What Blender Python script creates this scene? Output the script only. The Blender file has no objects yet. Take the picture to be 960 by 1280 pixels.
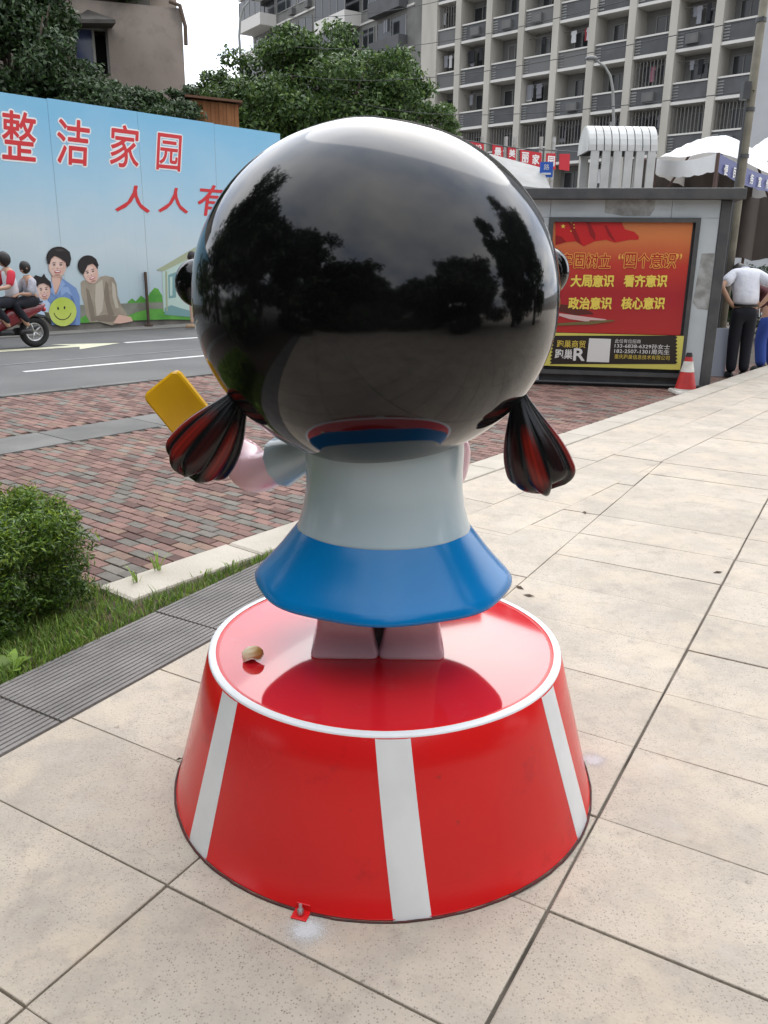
import bpy, bmesh, math, random
import numpy as np
from mathutils import Vector, Matrix
R = math.radians
S = bpy.context.scene
COL = S.collection
random.seed(7)
rng = np.random.default_rng(11)

# ------------------------------------------------------------------ camera
FPX, PITCH, ROLL, CAMH = 1040.0, R(17.0), R(0.7), 1.5
fwd = Vector((0, math.cos(PITCH), -math.sin(PITCH)))
r0 = Vector((1, 0, 0)); u0 = Vector((0, math.sin(PITCH), math.cos(PITCH)))
cright = r0 * math.cos(ROLL) + u0 * math.sin(ROLL)
cup = u0 * math.cos(ROLL) - r0 * math.sin(ROLL)
CAM = Vector((0, 0, CAMH))
cd = bpy.data.cameras.new('camera'); cam = bpy.data.objects.new('camera', cd); COL.objects.link(cam)
cd.sensor_fit = 'VERTICAL'; cd.sensor_height = 36; cd.sensor_width = 27; cd.lens = FPX / 1280 * 36
cd.clip_start = 0.05; cd.clip_end = 3000
cam.matrix_world = Matrix(((cright.x, cup.x, -fwd.x, 0), (cright.y, cup.y, -fwd.y, 0), (cright.z, cup.z, -fwd.z, CAMH), (0, 0, 0, 1)))
S.camera = cam

# ------------------------------------------------------------------ sky, sun, exposure
SUN_EL, SUN_AZ = R(46), R(12)          # azimuth clockwise from +Y
W = bpy.data.worlds.new('World'); S.world = W; W.use_nodes = True
nt = W.node_tree; nt.nodes.clear()
def N(t, **k):
    n = nt.nodes.new(t)
    for a, b in k.items(): setattr(n, a, b)
    return n
def L(a, b): nt.links.new(a, b)
def MA(op, a, b=None, c=None):
    n = N('ShaderNodeMath', operation=op)
    for i, q in enumerate((a, b, c)):
        if q is None: continue
        if isinstance(q, (int, float)): n.inputs[i].default_value = q
        else: L(q, n.inputs[i])
    return n.outputs[0]
tc = N('ShaderNodeTexCoord'); sep = N('ShaderNodeSeparateXYZ'); L(tc.outputs['Generated'], sep.inputs[0])
zc = MA('MAXIMUM', sep.outputs[2], 0.0)
sdir = Vector((math.sin(SUN_AZ) * math.cos(SUN_EL), math.cos(SUN_AZ) * math.cos(SUN_EL), math.sin(SUN_EL)))
dsun = N('ShaderNodeVectorMath', operation='DOT_PRODUCT'); L(tc.outputs['Generated'], dsun.inputs[0]); dsun.inputs[1].default_value = sdir
glow = MA('POWER', MA('MAXIMUM', dsun.outputs['Value'], 0.0), 2.0)  # thin cloud is brighter round the veiled sun
lum = MA('ADD', MA('MULTIPLY_ADD', zc, 0.25, 0.75), MA('MULTIPLY', glow, 0.75))
den = MA('ADD', zc, 0.28)
cmb = N('ShaderNodeCombineXYZ'); L(MA('DIVIDE', sep.outputs[0], den), cmb.inputs[0]); L(MA('DIVIDE', sep.outputs[1], den), cmb.inputs[1])
nz = N('ShaderNodeTexNoise'); nz.inputs['Scale'].default_value = 1.15; nz.inputs['Detail'].default_value = 6; nz.inputs['Roughness'].default_value = 0.55
L(cmb.outputs[0], nz.inputs['Vector'])
rmp = N('ShaderNodeValToRGB'); L(nz.outputs['Fac'], rmp.inputs[0])
rmp.color_ramp.elements[0].position = 0.30; rmp.color_ramp.elements[0].color = (0.36, 0.43, 0.57, 1)
rmp.color_ramp.elements[1].position = 0.66; rmp.color_ramp.elements[1].color = (1.0, 0.99, 0.97, 1)
sc1 = N('ShaderNodeVectorMath', operation='SCALE'); L(rmp.outputs[0], sc1.inputs[0]); L(MA('MULTIPLY', lum, 22.0), sc1.inputs['Scale'])
sky = N('ShaderNodeTexSky', sky_type='NISHITA', sun_disc=False, sun_elevation=SUN_EL, sun_rotation=SUN_AZ, air_density=1.2, dust_density=3.0)
mx = N('ShaderNodeMix', data_type='RGBA'); mx.inputs[0].default_value = 0.85
L(sky.outputs[0], mx.inputs[6]); L(sc1.outputs[0], mx.inputs[7])
bg = N('ShaderNodeBackground'); bg.inputs[1].default_value = 0.1; L(mx.outputs[2], bg.inputs[0])
wo = N('ShaderNodeOutputWorld'); L(bg.outputs[0], wo.inputs[0])
sd = bpy.data.lights.new('sun', 'SUN'); sd.energy = 0.7; sd.angle = R(50); sd.color = (1, 0.95, 0.88)
so = bpy.data.objects.new('sun', sd); COL.objects.link(so)
so.rotation_euler = sdir.to_track_quat('Z', 'Y').to_euler(); so.location = (0, 0, 30)
vs = S.view_settings; vs.view_transform = 'Standard'; vs.look = 'None'; vs.exposure = 0.42; vs.gamma = 1; vs.use_curve_mapping = False
S.cycles.use_denoising = True; S.cycles.max_bounces = 8; S.cycles.diffuse_bounces = 3; S.cycles.glossy_bounces = 4
S.cycles.sample_clamp_indirect = 8

# ------------------------------------------------------------------ pixel -> place (distance always from what the thing touches)
def ray(x, y): return (fwd * FPX + cright * (x - 480) - cup * (y - 640)).normalized()
def gz(x, y, z=0.0):
    d = ray(x, y); return CAM + d * ((z - CAMH) / d.z)
def aty(x, y, Y):
    d = ray(x, y); return CAM + d * (Y / d.y)
def proj(p):
    v = Vector(p) - CAM; w = v.dot(fwd)
    return (480 + FPX * v.dot(cright) / w, 640 - FPX * v.dot(cup) / w, w)
class Plane:                                   # a vertical wall plane: s along it, z up
    def __init__(self, p0, az):
        self.p = Vector((p0[0], p0[1], 0)); self.d = Vector((math.sin(R(az)), math.cos(R(az)), 0)); self.n = Vector((self.d.y, -self.d.x, 0))
        if self.n.y > 0: self.n.negate()       # towards the camera side
    def hit(self, x, y):
        r = ray(x, y); q = CAM + r * ((self.p - CAM).dot(self.n) / r.dot(self.n)); return ((q - self.p).dot(self.d), q.z)
    def at(self, s, z, off=0.0): return self.p + self.d * s + Vector((0, 0, z)) + self.n * off

# ------------------------------------------------------------------ materials
MATS = {}
def mat(name, c, c2=None, rough=0.6, scale=6.0, detail=4, ior=1.45, bump=0.0, bscale=60.0, metal=0.0, coat=0.0, island=0.0, objr=0.0,
        speck=None, trans=0.0, attr=None, lo=0.35, hi=0.65, r2=None, spec=0.5, stretch=None, alpha=None):
    if name in MATS: return MATS[name]
    m = bpy.data.materials.new(name); m.use_nodes = True; t = m.node_tree; b = t.nodes['Principled BSDF']
    def nn(ty, **k):
        n = t.nodes.new(ty)
        for a, q in k.items(): setattr(n, a, q)
        return n
    lk = t.links.new
    b.inputs['Roughness'].default_value = rough; b.inputs['IOR'].default_value = ior; b.inputs['Metallic'].default_value = metal
    b.inputs['Coat Weight'].default_value = coat; b.inputs['Coat Roughness'].default_value = 0.03; b.inputs['Specular IOR Level'].default_value = spec
    geo = nn('ShaderNodeNewGeometry'); pos = geo.outputs['Position']
    if stretch:
        mp = nn('ShaderNodeMapping'); mp.inputs['Scale'].default_value = stretch; lk(pos, mp.inputs[0]); pos = mp.outputs[0]
    col = None
    def rgb(q): return (q[0], q[1], q[2], 1)
    if c2 is not None:
        n = nn('ShaderNodeTexNoise'); n.inputs['Scale'].default_value = scale; n.inputs['Detail'].default_value = detail; lk(pos, n.inputs['Vector'])
        mr = nn('ShaderNodeMapRange'); mr.inputs[1].default_value = lo; mr.inputs[2].default_value = hi
        if attr:
            at = nn('ShaderNodeAttribute', attribute_name=attr); lk(at.outputs['Fac'], mr.inputs[0]); mr.inputs[1].default_value = 0; mr.inputs[2].default_value = 1
        else: lk(n.outputs['Fac'], mr.inputs[0])
        mx = nn('ShaderNodeMix', data_type='RGBA'); mx.inputs[6].default_value = rgb(c); mx.inputs[7].default_value = rgb(c2); lk(mr.outputs[0], mx.inputs[0]); col = mx.outputs[2]
        if r2 is not None:
            m2 = nn('ShaderNodeMapRange'); m2.inputs[3].default_value = rough; m2.inputs[4].default_value = r2; lk(mr.outputs[0], m2.inputs[0]); lk(m2.outputs[0], b.inputs['Roughness'])
    if speck:
        sc, amt, dark = speck
        n = nn('ShaderNodeTexVoronoi'); n.inputs['Scale'].default_value = sc; lk(pos, n.inputs['Vector'])      # dark grains, about half the cells
        m1 = nn('ShaderNodeMapRange'); m1.inputs[1].default_value = 0.48; m1.inputs[2].default_value = 0.22; m1.inputs[4].default_value = amt; lk(n.outputs['Distance'], m1.inputs[0])
        sx = nn('ShaderNodeSeparateColor'); lk(n.outputs['Color'], sx.inputs[0]); m2_ = nn('ShaderNodeMapRange'); m2_.inputs[1].default_value = 0.45; m2_.inputs[2].default_value = 1.0; lk(sx.outputs[0], m2_.inputs[0])
        mr = nn('ShaderNodeMath', operation='MULTIPLY'); lk(m1.outputs[0], mr.inputs[0]); lk(m2_.outputs[0], mr.inputs[1])
        mx = nn('ShaderNodeMix', data_type='RGBA')
        if col: lk(col, mx.inputs[6])
        else: mx.inputs[6].default_value = rgb(c)
        mx.inputs[7].default_value = rgb(dark); lk(mr.outputs[0], mx.inputs[0]); col = mx.outputs[2]
    for amt, src in ((island, geo.outputs['Random Per Island']), (objr, None)):
        if not amt: continue
        if src is None: src = nn('ShaderNodeObjectInfo').outputs['Random']
        mr = nn('ShaderNodeMapRange'); mr.inputs[3].default_value = 1 - amt; mr.inputs[4].default_value = 1 + amt; lk(src, mr.inputs[0])
        hs = nn('ShaderNodeHueSaturation'); lk(mr.outputs[0], hs.inputs['Value'])
        if col: lk(col, hs.inputs['Color'])
        else: hs.inputs['Color'].default_value = rgb(c)
        col = hs.outputs[0]
    if col: lk(col, b.inputs['Base Color'])
    else: b.inputs['Base Color'].default_value = rgb(c)
    if bump:
        n = nn('ShaderNodeTexNoise'); n.inputs['Scale'].default_value = bscale; n.inputs['Detail'].default_value = 3; lk(pos, n.inputs['Vector'])
        bp = nn('ShaderNodeBump'); bp.inputs['Strength'].default_value = bump; bp.inputs['Distance'].default_value = 0.01; lk(n.outputs['Fac'], bp.inputs['Height']); lk(bp.outputs[0], b.inputs['Normal'])
        if coat: lk(bp.outputs[0], b.inputs['Coat Normal'])
    if trans:
        tr = nn('ShaderNodeBsdfTranslucent'); ms = nn('ShaderNodeMixShader'); ms.inputs[0].default_value = trans
        if col: lk(col, tr.inputs[0])
        else: tr.inputs[0].default_value = rgb(c)
        lk(b.outputs[0], ms.inputs[1]); lk(tr.outputs[0], ms.inputs[2]); lk(ms.outputs[0], t.nodes['Material Output'].inputs[0])
    if alpha is not None: b.inputs['Alpha'].default_value = alpha
    MATS[name] = m; return m
def glossy(name, c, **k):
    k = {**dict(rough=0.12, ior=1.5, coat=0.35, bump=0.02, bscale=9.0), **k}; return mat(name, c, **k)

# ------------------------------------------------------------------ mesh builder
def V3(p): return (float(p[0]), float(p[1]), float(p[2]))
class MB:
    def __init__(self, m=None): self.v = []; self.f = []; self.mi = []; self.ms = []; self.use(m) if m else None
    def use(self, m):
        if m not in self.ms: self.ms.append(m)
        self.k = self.ms.index(m); return self
    def add(self, vs, fs):
        o = len(self.v); self.v += [V3(p) for p in vs]; self.f += [tuple(i + o for i in q) for q in fs]; self.mi += [self.k] * len(fs); return self
    def box(self, c, s, M=None, rz=0.0, taper=1.0):
        x, y, z = (q / 2 for q in s); vs = []
        for sz in (-1, 1):
            k = taper if sz > 0 else 1
            for sx, sy in ((-1, -1), (1, -1), (1, 1), (-1, 1)): vs.append(Vector((sx * x * k, sy * y * k, sz * z)))
        if rz: M = Matrix.Rotation(rz, 3, 'Z')
        if M is not None: vs = [M @ q for q in vs]
        return self.add([q + Vector(c) for q in vs], [(3, 2, 1, 0), (4, 5, 6, 7), (0, 1, 5, 4), (1, 2, 6, 5), (2, 3, 7, 6), (3, 0, 4, 7)])
    def wbox(self, P, s0, s1, z0, z1, o0, o1):   # box on a wall plane, offsets towards the viewer
        vs = [P.at(s, z, o) for z in (z0, z1) for s, o in ((s0, o0), (s1, o0), (s1, o1), (s0, o1))]
        return self.add(vs, [(3, 2, 1, 0), (4, 5, 6, 7), (0, 1, 5, 4), (1, 2, 6, 5), (2, 3, 7, 6), (3, 0, 4, 7)])
    def wpoly(self, P, pts, o0, th=0.002):        # flat print or thin plate on a wall plane, pts in (s, z)
        n = len(pts)
        return self.add([P.at(s, z, o0 + th) for s, z in pts] + [P.at(s, z, o0) for s, z in pts],
                        [tuple(range(n))] + [(i, (i + 1) % n, (i + 1) % n + n, i + n) for i in range(n)])
    def tube(self, pts, rad, seg=8, cap=True):
        pts = [Vector(p) for p in pts]; n = len(pts); rad = list(rad) if hasattr(rad, '__len__') else [rad] * n
        vs = []; up = None
        for i, p in enumerate(pts):
            t = (pts[min(i + 1, n - 1)] - pts[max(i - 1, 0)]).normalized()
            if up is None: up = t.orthogonal().normalized()
            up = (up - t * up.dot(t)).normalized(); w = t.cross(up)
            for k in range(seg):
                a = 2 * math.pi * k / seg; vs.append(p + (up * math.cos(a) + w * math.sin(a)) * rad[i])
        fs = [(i * seg + k, i * seg + (k + 1) % seg, (i + 1) * seg + (k + 1) % seg, (i + 1) * seg + k) for i in range(n - 1) for k in range(seg)]
        if cap: fs += [tuple(range(seg))[::-1], tuple((n - 1) * seg + k for k in range(seg))]
        return self.add(vs, fs)
    def lathe(self, prof, seg=32, c=(0, 0, 0), sx=1, sy=1, mod=None, arc=None, close=False):
        vs = []; full = arc is None; a0, a1 = arc or (0, 2 * math.pi); m = seg if full else seg + 1
        for j, (r, z) in enumerate(prof):
            for k in range(m):
                a = a0 + (a1 - a0) * k / seg; q = r * (mod(a, j) if mod else 1)
                vs.append((c[0] + q * math.cos(a) * sx, c[1] + q * math.sin(a) * sy, c[2] + z))
        fs = [(j * m + k, j * m + (k + 1) % m, (j + 1) * m + (k + 1) % m, (j + 1) * m + k) for j in range(len(prof) - 1) for k in range(m if full else seg)]
        if close: fs += [tuple(range(m))[::-1], tuple((len(prof) - 1) * m + k for k in range(m))]
        return self.add(vs, fs)
    def ell(self, c, r, seg=16, rings=10, M=None):
        vs = []
        for j in range(rings + 1):
            p = math.pi * j / rings
            for k in range(seg):
                a = 2 * math.pi * k / seg; q = Vector((r[0] * math.sin(p) * math.cos(a), r[1] * math.sin(p) * math.sin(a), -r[2] * math.cos(p)))
                vs.append((M @ q if M is not None else q) + Vector(c))
        fs = [(j * seg + k, j * seg + (k + 1) % seg, (j + 1) * seg + (k + 1) % seg, (j + 1) * seg + k) for j in range(rings) for k in range(seg)]
        return self.add(vs, fs)
    def prism(self, poly, z0, z1, ch=0.0):
        n = len(poly); cx = sum(p[0] for p in poly) / n; cy = sum(p[1] for p in poly) / n
        def ins(p):
            d = math.hypot(p[0] - cx, p[1] - cy) or 1; k = max(0, 1 - ch * 1.3 / d); return (cx + (p[0] - cx) * k, cy + (p[1] - cy) * k)
        vs = [(x, y, z0) for x, y in poly]
        if ch: vs += [(x, y, z1 - ch * .7) for x, y in poly] + [(*ins(p), z1) for p in poly]; L_ = 3
        else: vs += [(x, y, z1) for x, y in poly]; L_ = 2
        fs = [tuple(range(n))[::-1], tuple((L_ - 1) * n + i for i in range(n))]
        fs += [(l * n + i, l * n + (i + 1) % n, (l + 1) * n + (i + 1) % n, (l + 1) * n + i) for l in range(L_ - 1) for i in range(n)]
        return self.add(vs, fs)
    def mesh(self, name, smooth=False, off=None):
        me = bpy.data.meshes.new(name); vs = self.v
        if off is not None: vs = [(x - off[0], y - off[1], z - off[2]) for x, y, z in vs]
        me.from_pydata(vs, [], self.f)
        for q in self.ms: me.materials.append(q)
        if len(self.ms) > 1: me.polygons.foreach_set('material_index', self.mi)
        if smooth: me.polygons.foreach_set('use_smooth', [True] * len(me.polygons))
        me.update(); return me
    def build(self, name, parent=None, smooth=False, bevel=0.0, world=True, sharp=None, base=None, recalc=True):
        off = base if base is not None else (parent['_o'] if (parent is not None and world and '_o' in parent) else None)
        me = self.mesh(name, smooth, off)
        if recalc:
            bm = bmesh.new(); bm.from_mesh(me); bmesh.ops.recalc_face_normals(bm, faces=bm.faces); bm.to_mesh(me); bm.free()
        if smooth and sharp is not None: me.set_sharp_from_angle(angle=R(sharp))
        o = bpy.data.objects.new(name, me); COL.objects.link(o)
        if base is not None and parent is None: o.location = base
        if bevel:
            md = o.modifiers.new('bevel', 'BEVEL'); md.width = bevel; md.segments = 2; md.limit_method = 'ANGLE'; md.angle_limit = R(40)
        if parent is not None: o.parent = parent
        return o
def tag(o, label=None, cat=None, group=None, kind=None):
    if label: o['label'] = label
    if cat: o['category'] = cat
    if group: o['group'] = group
    if kind: o['kind'] = kind
    return o
ROOTS = []
def thing(name, label, cat, loc=(0, 0, 0), rz=0.0, group=None):
    o = bpy.data.objects.new(name, None); COL.objects.link(o); o.location = loc; o.rotation_euler = (0, 0, rz); o.empty_display_size = 0.2
    tag(o, label, cat, group); o['_o'] = [float(q) for q in loc]; ROOTS.append(o); return o
def sub(part, root):                                   # a part that is to carry sub-parts built in the root's coordinates
    part['_o'] = list(root['_o']); ROOTS.append(part); return part
def child(name, me, parent, loc=(0, 0, 0), rz=0.0):
    o = bpy.data.objects.new(name, me); COL.objects.link(o); o.parent = parent; o.location = loc; o.rotation_euler = (0, 0, rz); return o
def skin(vs, es, rs, m, name, parent=None, sub_=2, root=0, world=False):
    me = bpy.data.meshes.new('tmp'); me.from_pydata([V3(p) for p in vs], es, []); o = bpy.data.objects.new('tmp', me); COL.objects.link(o)
    o.modifiers.new('skin', 'SKIN').use_smooth_shade = True
    sv = me.skin_vertices[0].data
    for i, r in enumerate(rs):
        sv[i].radius = (r, r) if not hasattr(r, '__len__') else r
        sv[i].use_root = (i == root)
    s = o.modifiers.new('sub', 'SUBSURF'); s.levels = sub_; s.render_levels = sub_
    dg = bpy.context.evaluated_depsgraph_get(); out = bpy.data.meshes.new_from_object(o.evaluated_get(dg)); out.name = name
    bpy.data.objects.remove(o); bpy.data.meshes.remove(me)
    out.materials.clear(); out.materials.append(m); out.polygons.foreach_set('use_smooth', [True] * len(out.polygons))
    q = bpy.data.objects.new(name, out); COL.objects.link(q)
    if parent is not None: q.parent = parent
    return q
TXT = {}
def glyph(ch, off=0.0, shear=0.0):
    k = (ch, off, shear)
    if k not in TXT:
        c = bpy.data.curves.new('tx', 'FONT'); c.body = ch; c.align_x = 'CENTER'; c.align_y = 'CENTER'; c.offset = off; c.shear = shear; c.resolution_u = 3
        o = bpy.data.objects.new('tx', c); COL.objects.link(o)
        m = bpy.data.meshes.new_from_object(o.evaluated_get(bpy.context.evaluated_depsgraph_get()))
        vs = np.array([v.co[:2] for v in m.vertices]).reshape(-1, 2); fs = [tuple(p.vertices) for p in m.polygons]
        bpy.data.objects.remove(o); bpy.data.curves.remove(c); bpy.data.meshes.remove(m)
        TXT[k] = (vs, fs)
    return TXT[k]
def put_text(mb, P, body, s, z, w, h, off, bold=0.0, shear=0.0, flip=1, rot=0.0):  # centre (s,z); total width w, height h, on a wall plane
    vs, fs = glyph(body, 0.0, shear)
    if len(vs) == 0: return
    lo, hi = vs.min(0), vs.max(0); c = (lo + hi) / 2; q = (vs - c) / np.maximum(hi - lo, 1e-3) * np.array([w, h])
    mb.add([P.at(s + x, z + y, off) for x, y in q], fs)
    for k in range(8 if bold else 0):           # heavier strokes: the glyph pulled out in eight directions, each a hair behind
        dx, dy = bold * h * math.cos(k * math.pi / 4), bold * h * math.sin(k * math.pi / 4)
        mb.add([P.at(s + x + dx, z + y + dy, off - .00012 * (k + 1)) for x, y in q], fs)
# ------------------------------------------------------------------ the ground
ZB = -0.10                                   # level of the brick pavement
AU = R(30.2); U = (math.sin(AU), math.cos(AU)); Vd = (math.cos(AU), -math.sin(AU))
AE = R(38.0); E1 = (math.sin(AE), math.cos(AE)); En = (math.cos(AE), -math.sin(AE))
def dot2(a, b): return a[0] * b[0] + a[1] * b[1]
def uv(u, v): return (u * U[0] + v * Vd[0], u * U[1] + v * Vd[1])
def en(e, n): return (e * E1[0] + n * En[0], e * E1[1] + n * En[1])
def clip(poly, a, lim):                       # keep points with dot(p, a) >= lim
    out = []
    for i, p in enumerate(poly):
        q = poly[(i + 1) % len(poly)]; dp, dq = dot2(p, a) - lim, dot2(q, a) - lim
        if dp >= 0: out.append(p)
        if (dp >= 0) != (dq >= 0):
            t = dp / (dp - dq); out.append((p[0] + (q[0] - p[0]) * t, p[1] + (q[1] - p[1]) * t))
    return out
def neg(a): return (-a[0], -a[1])
def area(p): return abs(sum(p[i][0] * p[(i + 1) % len(p)][1] - p[(i + 1) % len(p)][0] * p[i][1] for i in range(len(p)))) / 2
def seen(poly, z=0.0):
    for p in list(poly) + [(sum(q[0] for q in poly) / len(poly), sum(q[1] for q in poly) / len(poly))]:
        if p[1] < 0.3: continue
        x, y, w = proj((p[0], p[1], z))
        if -25 < x < 985 and 380 < y < 1310: return True
    return False

M_joint = mat('joint_dirt', (0.06, 0.05, 0.04), (0.19, 0.16, 0.13), rough=0.95, scale=5, detail=8)
M_tile = mat('paving_stone', (0.50, 0.44, 0.36), (0.415, 0.36, 0.292), rough=0.75, scale=1.7, detail=6, speck=(170, 0.9, (0.12, 0.10, 0.08)), objr=0.085, bump=0.25, bscale=120, lo=0.3, hi=0.72)
M_kerb = mat('kerb_stone', (0.46, 0.415, 0.35), (0.38, 0.34, 0.28), rough=0.8, scale=3, detail=6, speck=(110, 0.3, (0.2, 0.17, 0.14)), objr=0.06, bump=0.25, bscale=90)
# wear: broad grey stains in the stone
def stain(m, scale, lo, hi, amt, colr):
    t = m.node_tree; b = t.nodes['Principled BSDF']; src = b.inputs['Base Color'].links[0].from_socket
    g = t.nodes.new('ShaderNodeNewGeometry'); n = t.nodes.new('ShaderNodeTexNoise'); n.inputs['Scale'].default_value = scale; n.inputs['Detail'].default_value = 7; n.inputs['Roughness'].default_value = 0.65
    t.links.new(g.outputs['Position'], n.inputs['Vector'])
    mr = t.nodes.new('ShaderNodeMapRange'); mr.inputs[1].default_value = lo; mr.inputs[2].default_value = hi; mr.inputs[4].default_value = amt; t.links.new(n.outputs['Fac'], mr.inputs[0])
    mx = t.nodes.new('ShaderNodeMix'); mx.data_type = 'RGBA'; t.links.new(src, mx.inputs[6]); mx.inputs[7].default_value = (*colr, 1); t.links.new(mr.outputs[0], mx.inputs[0])
    t.links.new(mx.outputs[2], b.inputs['Base Color'])
stain(M_tile, 1.6, 0.49, 0.72, 0.62, (0.235, 0.21, 0.185)); stain(M_tile, 0.5, 0.45, 0.75, 0.55, (0.50, 0.42, 0.33)); stain(M_tile, 5.0, 0.58, 0.72, 0.42, (0.20, 0.17, 0.145)); stain(M_tile, 4.2, 0.46, 0.68, 0.5, (0.315, 0.275, 0.23)); stain(M_tile, 2.4, 0.5, 0.7, 0.55, (0.58, 0.48, 0.355)); stain(M_tile, 11, 0.54, 0.68, 0.35, (0.27, 0.23, 0.19)); stain(M_tile, 22, 0.66, 0.72, 0.6, (0.13, 0.11, 0.09)); stain(M_tile, 3.2, 0.56, 0.74, 0.4, (0.56, 0.51, 0.45))

g = MB(mat('bare_ground', (0.13, 0.125, 0.115), (0.19, 0.18, 0.165), rough=0.95, scale=0.6))
g.add([(-700, -700, -0.16), (700, -700, -0.16), (700, 900, -0.16), (-700, 900, -0.16)], [(0, 1, 2, 3)])
tag(g.build('ground'), kind='structure')

# plaza: bedding sheet + tiles
N_EDGE, N_KERB, N_BAND = -3.29, -3.03, -2.2
V_GRATE0, V_GRATE1, U_GRATE = -2.57, -2.16, 4.2
pl = MB(M_joint)
poly = clip([(-40, -40), (40, -40), (40, 40), (-40, 40)], En, N_EDGE + 0.02)
a = clip(clip(poly, U, U_GRATE), (0, 1), -40)
b = clip(clip(poly, neg(U), -U_GRATE), Vd, V_GRATE0)
for q in (a, b): pl.prism(q, -0.14, -0.009)
plaza = tag(pl.build('plaza'), kind='structure')
TU, TV, U0, V0 = 0.41, 0.843, 0.80, -0.473
loose = MB(M_tile); ntile = 0; full = None
def tile_obj(poly, name, m):
    global ntile
    cx = sum(p[0] for p in poly) / len(poly); cy = sum(p[1] for p in poly) / len(poly)
    o = MB(m).prism([(p[0] - cx, p[1] - cy) for p in poly], -0.03, 0.0, ch=0.0025).build(name, plaza, recalc=False)
    o.location = (cx, cy, random.uniform(-0.0025, 0.0015)); o.rotation_euler = (random.gauss(0, 0.0012), random.gauss(0, 0.0012), random.gauss(0, 0.0012)); ntile += 1
GAP = 0.0021
def do_tile(p, full_area, m=M_tile):
    global full
    if len(p) < 3 or area(p) < 0.004: return
    if seen(p) and max(q[1] for q in p) < 16:
        tile_obj(p, 'paving_tile', m)
    else: loose.prism(p, -0.03, 0.0, ch=0.004)
for i in range(-50, 75):
    for j in range(-26, 30):
        u, v = U0 + i * TU, V0 + j * TV
        ga, gb_ = (GAP * 2.2 if j == 0 else GAP * 1.2), (GAP * 2.2 if j == -1 else GAP * 1.2); q_ = lambda: random.gauss(0, .0007)
        p = [uv(u + GAP + q_(), v + ga + q_()), uv(u + TU - GAP + q_(), v + ga + q_()), uv(u + TU - GAP + q_(), v + TV - gb_ + q_()), uv(u + GAP + q_(), v + TV - gb_ + q_())][::-1]
        if max(math.hypot(*q) for q in p) > 26: continue
        if u + 1e-6 >= U_GRATE - 0.1: p = clip(p, En, N_BAND + GAP)
        else: p = clip(p, Vd, V_GRATE1 + GAP)
        do_tile(p, TU * TV)
# the band of tiles that follows the plaza edge
for e in range(-2, 34):
    for k, (n0, n1) in enumerate(((N_KERB, -2.59), (-2.59, N_BAND))):
        e0 = 2.9 + e * 0.78 + k * 0.3
        p = [en(e0 + GAP, n0 + GAP), en(e0 + 0.78 - GAP, n0 + GAP), en(e0 + 0.78 - GAP, n1 - GAP), en(e0 + GAP, n1 - GAP)][::-1]
        do_tile(clip(p, U, U_GRATE + GAP), 0.3)
tag(loose.build('paving_tile', plaza, recalc=False), kind='stuff')
# kerb stones along the edge
kerb = tag(MB(M_joint).prism([en(2.6, N_EDGE + 0.02), en(2.6, N_KERB), en(26, N_KERB), en(26, N_EDGE + 0.02)][::-1], -0.15, -0.02).build('kerb'), kind='structure')
for e in range(0, 30):
    e0 = 2.04 + e * 0.8
    if e < 0:   # rounded end stone
        p = [en(e0 + 0.8 - 0.004, N_EDGE), en(e0 + 0.8 - 0.004, N_KERB - 0.004)] + [en(e0 + 0.18 - 0.18 * math.sin(t), (N_EDGE + N_KERB) / 2 + 0.15 * math.cos(t)) for t in [0.1 + q * 0.42 for q in range(8)]]
    else: p = [en(e0 + 0.004, N_EDGE), en(e0 + 0.796, N_EDGE), en(e0 + 0.796, N_KERB - 0.004), en(e0 + 0.004, N_KERB - 0.004)]
    c = en(e0 + .4, N_EDGE + .15)
    o = MB(M_kerb).prism([(q[0] - c[0], q[1] - c[1]) for q in p], -0.17, 0.006, ch=0.012).build('kerb_stone', kerb); o.location = (*c, random.uniform(-0.002, 0.002))

# ribbed drain covers
M_rib = mat('ribbed_concrete', (0.225, 0.21, 0.195), (0.165, 0.155, 0.145), rough=0.85, scale=5, detail=6, objr=0.08, bump=0.3, bscale=140, speck=(90, 0.4, (0.10, 0.09, 0.085)))
dr = tag(MB(M_joint).prism([uv(-9, V_GRATE0), uv(-9, V_GRATE1), uv(U_GRATE, V_GRATE1), uv(U_GRATE, V_GRATE0)], -0.14, -0.03).build('drain_channel'), kind='structure')
PL = 0.825; gm = MB(M_rib); w = V_GRATE1 - V_GRATE0 - 0.012; nr = 17
gm.box((0, 0, -0.022), (PL - 0.010, w, 0.02))
for k in range(nr):
    y = -w / 2 + (k + 0.5) * w / nr; q = w / nr * 0.36
    gm.add([(sx * (PL / 2 - 0.005), y + sy * q * t, zz) for zz, t in ((-0.013, 1.25), (-0.001, 1.0)) for sx, sy in ((-1, -1), (1, -1), (1, 1), (-1, 1))],
           [(4, 5, 6, 7), (0, 1, 5, 4), (1, 2, 6, 5), (2, 3, 7, 6), (3, 0, 4, 7)])
gme = gm.mesh('drain_cover')
for k in range(-12, 4):
    uc = 1.586 + 0.825 * (k + 0.5)
    if uc + PL / 2 > U_GRATE: continue
    c = uv(uc, (V_GRATE0 + V_GRATE1) / 2); o = child('drain_cover', gme, dr, (*c, random.uniform(-0.004, 0.001)), math.atan2(U[1], U[0])); o.rotation_euler.x = random.gauss(0, 0.006)

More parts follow.
